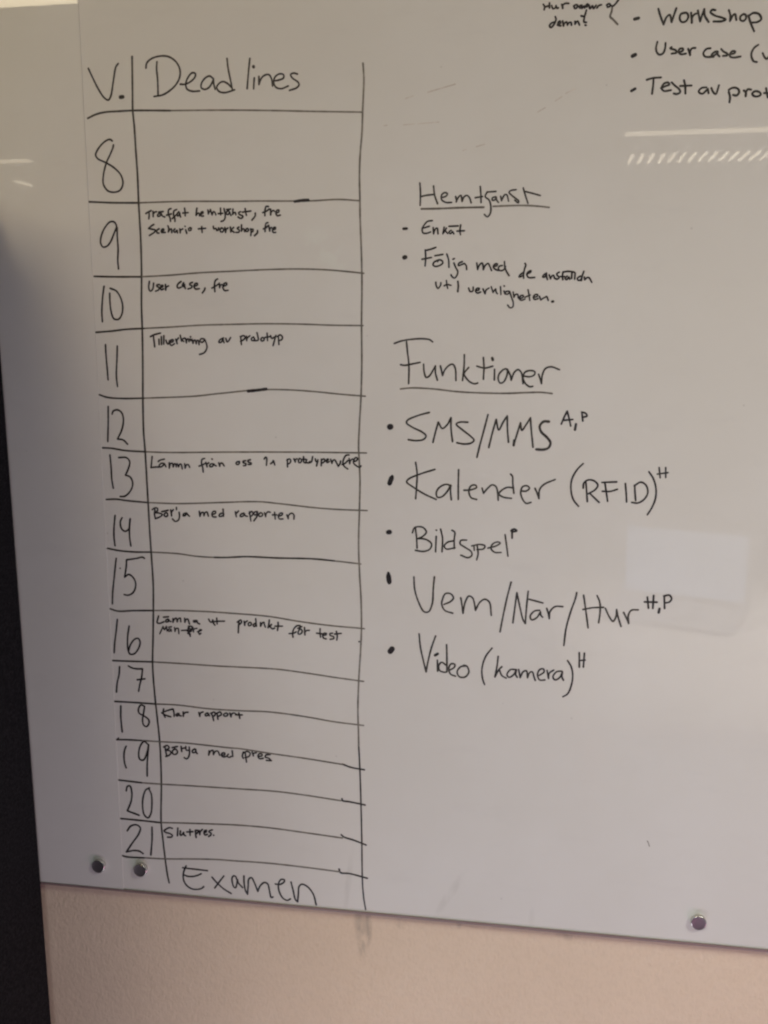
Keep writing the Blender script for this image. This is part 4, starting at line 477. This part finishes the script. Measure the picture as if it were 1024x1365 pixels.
('handwritten_word','Video',1,'2.48:-152.0,1110.3 -149.9,1090.8 -145.8,1072.3 -142.0,1056.8;2.48:-142.0,1056.8 -139.7,1070.5 -134.9,1091.5 -129.4,1108.3;2.49:-126.7,1074.3 -126.2,1058.7;2.48:-114.4,1096.7 -113.8,1080.2 -113.5,1058.4;2.49:-114.7,1067.7 -120.7,1071.5 -124.6,1067.1 -123.6,1059.9 -116.5,1057.6 -113.5,1058.4;2.49:-110.6,1060.6 -103.7,1065.2 -102.7,1069.4 -107.7,1070.1 -111.0,1063.7 -108.5,1055.5 -101.5,1052.8;2.48:-86.8,1068.2 -94.7,1066.7 -99.6,1059.2 -96.5,1052.4 -88.6,1052.5 -83.7,1060.0 -86.8,1068.2 -90.8,1069.0;4.13:-129.8,1081.0 -126.4,1083.3'),
('handwritten_word','(kamera)',0,'2.37:-53.1,1095.1 -61.4,1083.0 -66.0,1066.2 -65.1,1051.7 -62.2,1043.2;2.37:-44.7,1083.9 -45.8,1071.4 -48.4,1054.8;2.37:-48.4,1054.8 -43.3,1065.4 -39.5,1069.7;2.38:-42.9,1065.8 -39.2,1057.3 -33.3,1054.0;2.37:-20.8,1066.6 -27.7,1066.3 -32.4,1058.8 -29.4,1055.4 -23.6,1059.3 -19.9,1066.7;2.38:-19.9,1066.7 -20.7,1059.4 -18.6,1056.0;2.38:-16.9,1066.9 -14.7,1055.6;2.38:-14.7,1055.6 -11.0,1064.1 -6.6,1065.8 -5.0,1056.2;2.38:-5.0,1056.2 -2.2,1063.6 1.2,1064.8 3.7,1057.7 5.4,1053.1;2.37:10.2,1060.1 16.8,1065.6 15.7,1069.7 10.9,1068.4 8.2,1061.1 11.3,1054.0 18.1,1054.4;2.37:20.6,1067.9 22.9,1056.7;2.37:22.9,1056.7 23.6,1064.0 29.3,1068.8;2.38:39.9,1068.0 33.2,1066.6 28.6,1059.1 31.6,1055.2 37.3,1058.6 40.9,1067.0;2.38:40.9,1067.0 40.5,1059.8 42.6,1055.4;2.38:47.1,1083.0 52.1,1074.8 54.5,1062.6 53.0,1048.2 48.6,1036.6 42.6,1032.2'),
('handwritten_word','H raised after (kamera)',0,'2.57:62.0,1094.6 62.7,1074.9;2.57:68.7,1094.3 68.0,1075.2;2.57:62.4,1083.9 69.9,1084.9'),
('ink_tick','tiny hair-thin tick above the right magnet',2,'1.34:161.6,833.6 163.3,830.4 164.6,826.2'),
('wiped_ink_streak','short streak right of the table heading',3,'1.62:-172.9,1797.1 -163.4,1799.8'),
('wiped_ink_streak','longest streak right of the table heading',3,'1.61:-145.6,1803.2 -129.4,1807.2 -111.9,1811.3'),
('wiped_ink_streak','streak left of the top right bullets, lower bit',3,'1.40:-11.2,1775.4 -2.1,1780.2'),
('wiped_ink_streak','streak left of the top right bullets, middle bit',3,'1.60:9.5,1787.3 17.2,1792.0'),
('wiped_ink_streak','streak left of the top right bullets, upper bit',3,'1.60:21.8,1795.6 32.6,1800.2'),
('wiped_ink_streak','short streak above Hemtjänst, left bit',3,'1.49:-101.3,1733.6 -97.3,1734.8'),
('wiped_ink_streak','short streak above Hemtjänst, right bit',3,'1.49:-85.1,1737.5 -74.4,1740.3'),
('wiped_ink_streak','reddish dashes right of the table, left bit',3,'1.31:-200.5,1766.0 -196.3,1766.4'),
('wiped_ink_streak','reddish dashes right of the table, middle bit',3,'1.31:-175.6,1766.2 -161.8,1766.8'),
('wiped_ink_streak','reddish dashes right of the table, right bit',3,'1.30:-157.7,1766.9 -131.7,1767.9'),
)


def spline(pts):
    if len(pts) < 3:
        a, b = pts[0], pts[-1]
        n = max(1, int((b - a).length / 4.0))
        return [a.lerp(b, i / n) for i in range(n + 1)]
    out = []
    P = [pts[0] * 2 - pts[1]] + pts + [pts[-1] * 2 - pts[-2]]
    for i in range(1, len(P) - 2):
        p0, p1, p2, p3 = P[i - 1], P[i], P[i + 1], P[i + 2]
        t0 = 0.0
        t1 = t0 + max((p1 - p0).length, 1e-3) ** 0.5
        t2 = t1 + max((p2 - p1).length, 1e-3) ** 0.5
        t3 = t2 + max((p3 - p2).length, 1e-3) ** 0.5
        n = max(2, min(24, int((p2 - p1).length / 1.1)))
        for j in range(n):
            t = t1 + (t2 - t1) * j / n
            a1 = p0 * ((t1 - t) / (t1 - t0)) + p1 * ((t - t0) / (t1 - t0))
            a2 = p1 * ((t2 - t) / (t2 - t1)) + p2 * ((t - t1) / (t2 - t1))
            a3 = p2 * ((t3 - t) / (t3 - t2)) + p3 * ((t - t2) / (t3 - t2))
            b1 = a1 * ((t2 - t) / (t2 - t0)) + a2 * ((t - t0) / (t2 - t0))
            b2 = a2 * ((t3 - t) / (t3 - t1)) + a3 * ((t - t1) / (t3 - t1))
            out.append(b1 * ((t2 - t) / (t2 - t1)) + b2 * ((t - t1) / (t2 - t1)))
    out.append(pts[-1])
    return out


def ribbon(bm, pts, width, y0, rnd, wob):
    """one pen stroke: a thin film with round ends, its height creeping up so that loops never lie in one plane"""
    P = spline(pts)
    if len(P) < 2:
        P = [P[0], P[0] + Vector((0.2, 0.0))]
    L = 0.0
    rows = []
    ph, ph2 = rnd.uniform(0, 6.28), rnd.uniform(0, 6.28)
    step = 0.00006 / max(len(P), 8)
    T0 = T1 = None
    for i, p in enumerate(P):
        t = (P[min(i + 1, len(P) - 1)] - P[max(i - 1, 0)])
        if t.length < 1e-6: t = Vector((1, 0))
        t.normalize()
        if i == 0: T0 = t
        T1 = t
        if i: L += (p - P[i - 1]).length
        w = width * 0.5 * (1 + wob * (0.6 * math.sin(L * 0.21 + ph) + 0.4 * math.sin(L * 0.83 + ph2)))
        nrm = Vector((-t.y, t.x))
        h = y0 - step * i
        rows.append((bm.verts.new((*(((p + nrm * w) / 1000)[:1]), h, (p + nrm * w).y / 1000)),
                     bm.verts.new(((p - nrm * w).x / 1000, h, (p - nrm * w).y / 1000)), p, w, h))
    for a, b in zip(rows, rows[1:]):
        bm.faces.new((a[0], a[1], b[1], b[0]))
    for row, sgn, t in ((rows[0], -1, T0), (rows[-1], 1, T1)):     # round ends
        p, w, h = row[2], row[3], row[4]
        nrm = Vector((-t.y, t.x))
        fan = [row[0]]
        for k in range(1, 6):
            a = math.pi * k / 6
            q = p + nrm * (w * math.cos(a)) + t * (sgn * w * math.sin(a))
            fan.append(bm.verts.new((q.x / 1000, h, q.y / 1000)))
        fan.append(row[1])
        bm.faces.new(fan)


rnd = random.Random(4)
layer = 0
for name, label, tone, data in WRITING:
    bm = bmesh.new()
    for st in data.split(';'):
        w, pts = st.split(':')
        P = [Vector(tuple(float(c) for c in q.split(','))) for q in pts.split()]
        layer += 1
        ribbon(bm, P, float(w), -0.00008 - 0.0000021 * (layer % 97) * 1.0, rnd, 0.10 if name != 'ruled_line' else 0.07)
    for f in bm.faces:
        if f.normal.y > 0: f.normal_flip()
    bm.normal_update()
    for f in bm.faces:
        if f.normal.y > 0: f.normal_flip()
    o = mesh_obj(name, bm, M_ink[tone])
    o.parent = board_r
    o.matrix_parent_inverse = INV
    o["label"] = label

# ------------------------------------------------------------------ magnets


def lathe(profile, n=40):
    """profile of (radius, distance from the board); axis along -Y"""
    bm = bmesh.new()
    rings = []
    for r, d in profile:
        rings.append([bm.verts.new((r * math.cos(2 * math.pi * i / n), -d, r * math.sin(2 * math.pi * i / n))) for i in range(n)])
    for a, b in zip(rings, rings[1:]):
        for i in range(n):
            bm.faces.new((a[i], a[(i + 1) % n], b[(i + 1) % n], b[i]))
    return bm, rings


def magnet(label, x, z, spin):
    t = thing("magnet", label, "magnet", (x, -0.0001, z), "round steel magnets along the lower edge of the board")
    t.rotation_euler = (0, spin, 0)
    prof = [(0.0100, 0.0), (0.0103, 0.0006), (0.0103, 0.0022), (0.0099, 0.0026), (0.0099, 0.0030), (0.0102, 0.0034),
            (0.0102, 0.0062), (0.0099, 0.0068), (0.0093, 0.0070)]
    bm, rings = lathe(prof)
    bmesh.ops.recalc_face_normals(bm, faces=bm.faces[:])
    o = mesh_obj("casing", bm, M_nickel, t, True)
    bm, rings = lathe([(0.0093, 0.0070), (0.0090, 0.00695), (0.0045, 0.0068), (0.0004, 0.0068)])
    bm.faces.new(rings[-1])
    bmesh.ops.recalc_face_normals(bm, faces=bm.faces[:])
    mesh_obj("front_face", bm, M_face, t, True)
    return t


for px, label, spin in (((-0.6331, 0.7262), "leftmost of the three round magnets, nearest the black felt partition", 0.3),
                        ((-0.5669, 0.7260), "round magnet just below the number 21, second from the left", 1.1),
                        ((0.2339, 0.7226), "round magnet alone at the lower right of the whiteboard", 2.0)):
    magnet(label, px[0], px[1], spin)

# ------------------------------------------------------------------ lamps of the room, seen as reflections in the gloss of the board
M_tube = glow("lit_warm_tube", (1.0, 0.86, 0.62), 3.7)
M_tube3 = glow("lit_warm_louvre", (1.0, 0.86, 0.64), 6.0)
M_tube2 = glow("lit_warm_diffuser", (1.0, 0.84, 0.55), 9.0)
M_house = plain("white_lamp_housing", (0.5, 0.5, 0.48), 0.4)


def fitting(label, x0, x1, y0, y1, mat, cross=0):
    t = thing("ceiling_lamp", label, "ceiling lamp", ((x0 + x1) / 2, (y0 + y1) / 2, 2.70), "ceiling lamps mirrored in the board")
    bm = bmesh.new()
    box(bm, x0 - t.location.x - .02, x1 - t.location.x + .02, y0 - t.location.y - .02, y1 - t.location.y + .02, 0.006, 0.05)
    mesh_obj("housing", bm, M_house, t)
    bm = bmesh.new()
    if cross:
        n = int((x1 - x0) / cross)
        for i in range(n):
            xa = x0 + i * cross - t.location.x
            box(bm, xa, xa + cross * 0.30, y0 - t.location.y, y1 - t.location.y, 0.0, 0.005)
        o = mesh_obj("lit_slot", bm, mat, t)
        o["kind"] = "stuff"
    else:
        box(bm, x0 - t.location.x, x1 - t.location.x, y0 - t.location.y, y1 - t.location.y, 0.0, 0.005)
        mesh_obj("lamp_diffuser", bm, mat, t)
    return t


fitting("long narrow lit lamp mirrored as a pale line at the upper right", 0.46, 3.2, -4.90, -4.80, M_tube)
fitting("louvred lit lamp mirrored as a row of slanted dashes", 0.55, 3.2, -5.82, -5.50, M_tube3, 0.066)
fitting("wide lit lamp mirrored as the bright band in the top left corner", -3.4, -1.672, -2.255, -1.95, M_tube2)
fitting("far narrow lamp mirrored as a short pale line at the left", -5.2, -3.42, -5.12, -5.03, M_tube)
fitting("far small lamp mirrored as a slanted pale patch at the left", -3.985, -3.925, -6.2, -5.82, M_tube)

# a pale table with an open laptop behind the photographer, mirrored faintly at the right
tb = thing("table", "pale table behind the camera, mirrored faintly in the board", "table", (0.85, -1.65, 0.0))
M_table = plain("pale_laminate", (0.72, 0.70, 0.66), 0.5)
bm = bmesh.new(); box(bm, -0.78, 0.9, -0.75, 0.72, 0.60, 0.63, 0.004); mesh_obj("table_top", bm, M_table, tb)
for lx in (-0.7, 0.82):
    for ly in (-0.68, 0.65):
        bm = bmesh.new(); box(bm, lx - .02, lx + .02, ly - .02, ly + .02, 0.0, 0.599, 0.002); mesh_obj("leg", bm, M_nickel, tb)
lp = thing("laptop", "open laptop on the pale table, its lit screen mirrored as a bluish rectangle", "laptop", (0.46, -1.9, 0.6305))
lp.rotation_euler = (0, 0, R(20))
M_case = plain("grey_laptop_case", (0.30, 0.30, 0.31), 0.5)
bm = bmesh.new(); box(bm, -0.21, 0.21, -0.09, 0.20, 0.0, 0.018, 0.003); mesh_obj("keyboard_base", bm, M_case, lp)
bm = bmesh.new(); box(bm, -0.21, 0.21, -0.115, -0.10, 0.01, 0.27, 0.003); mesh_obj("lid", bm, M_case, lp)
bm = bmesh.new(); box(bm, -0.195, 0.195, -0.0995, -0.0975, 0.035, 0.255)
mesh_obj("screen", bm, glow("lit_blue_white_screen", (0.28, 0.56, 1.0), 0.95), lp)
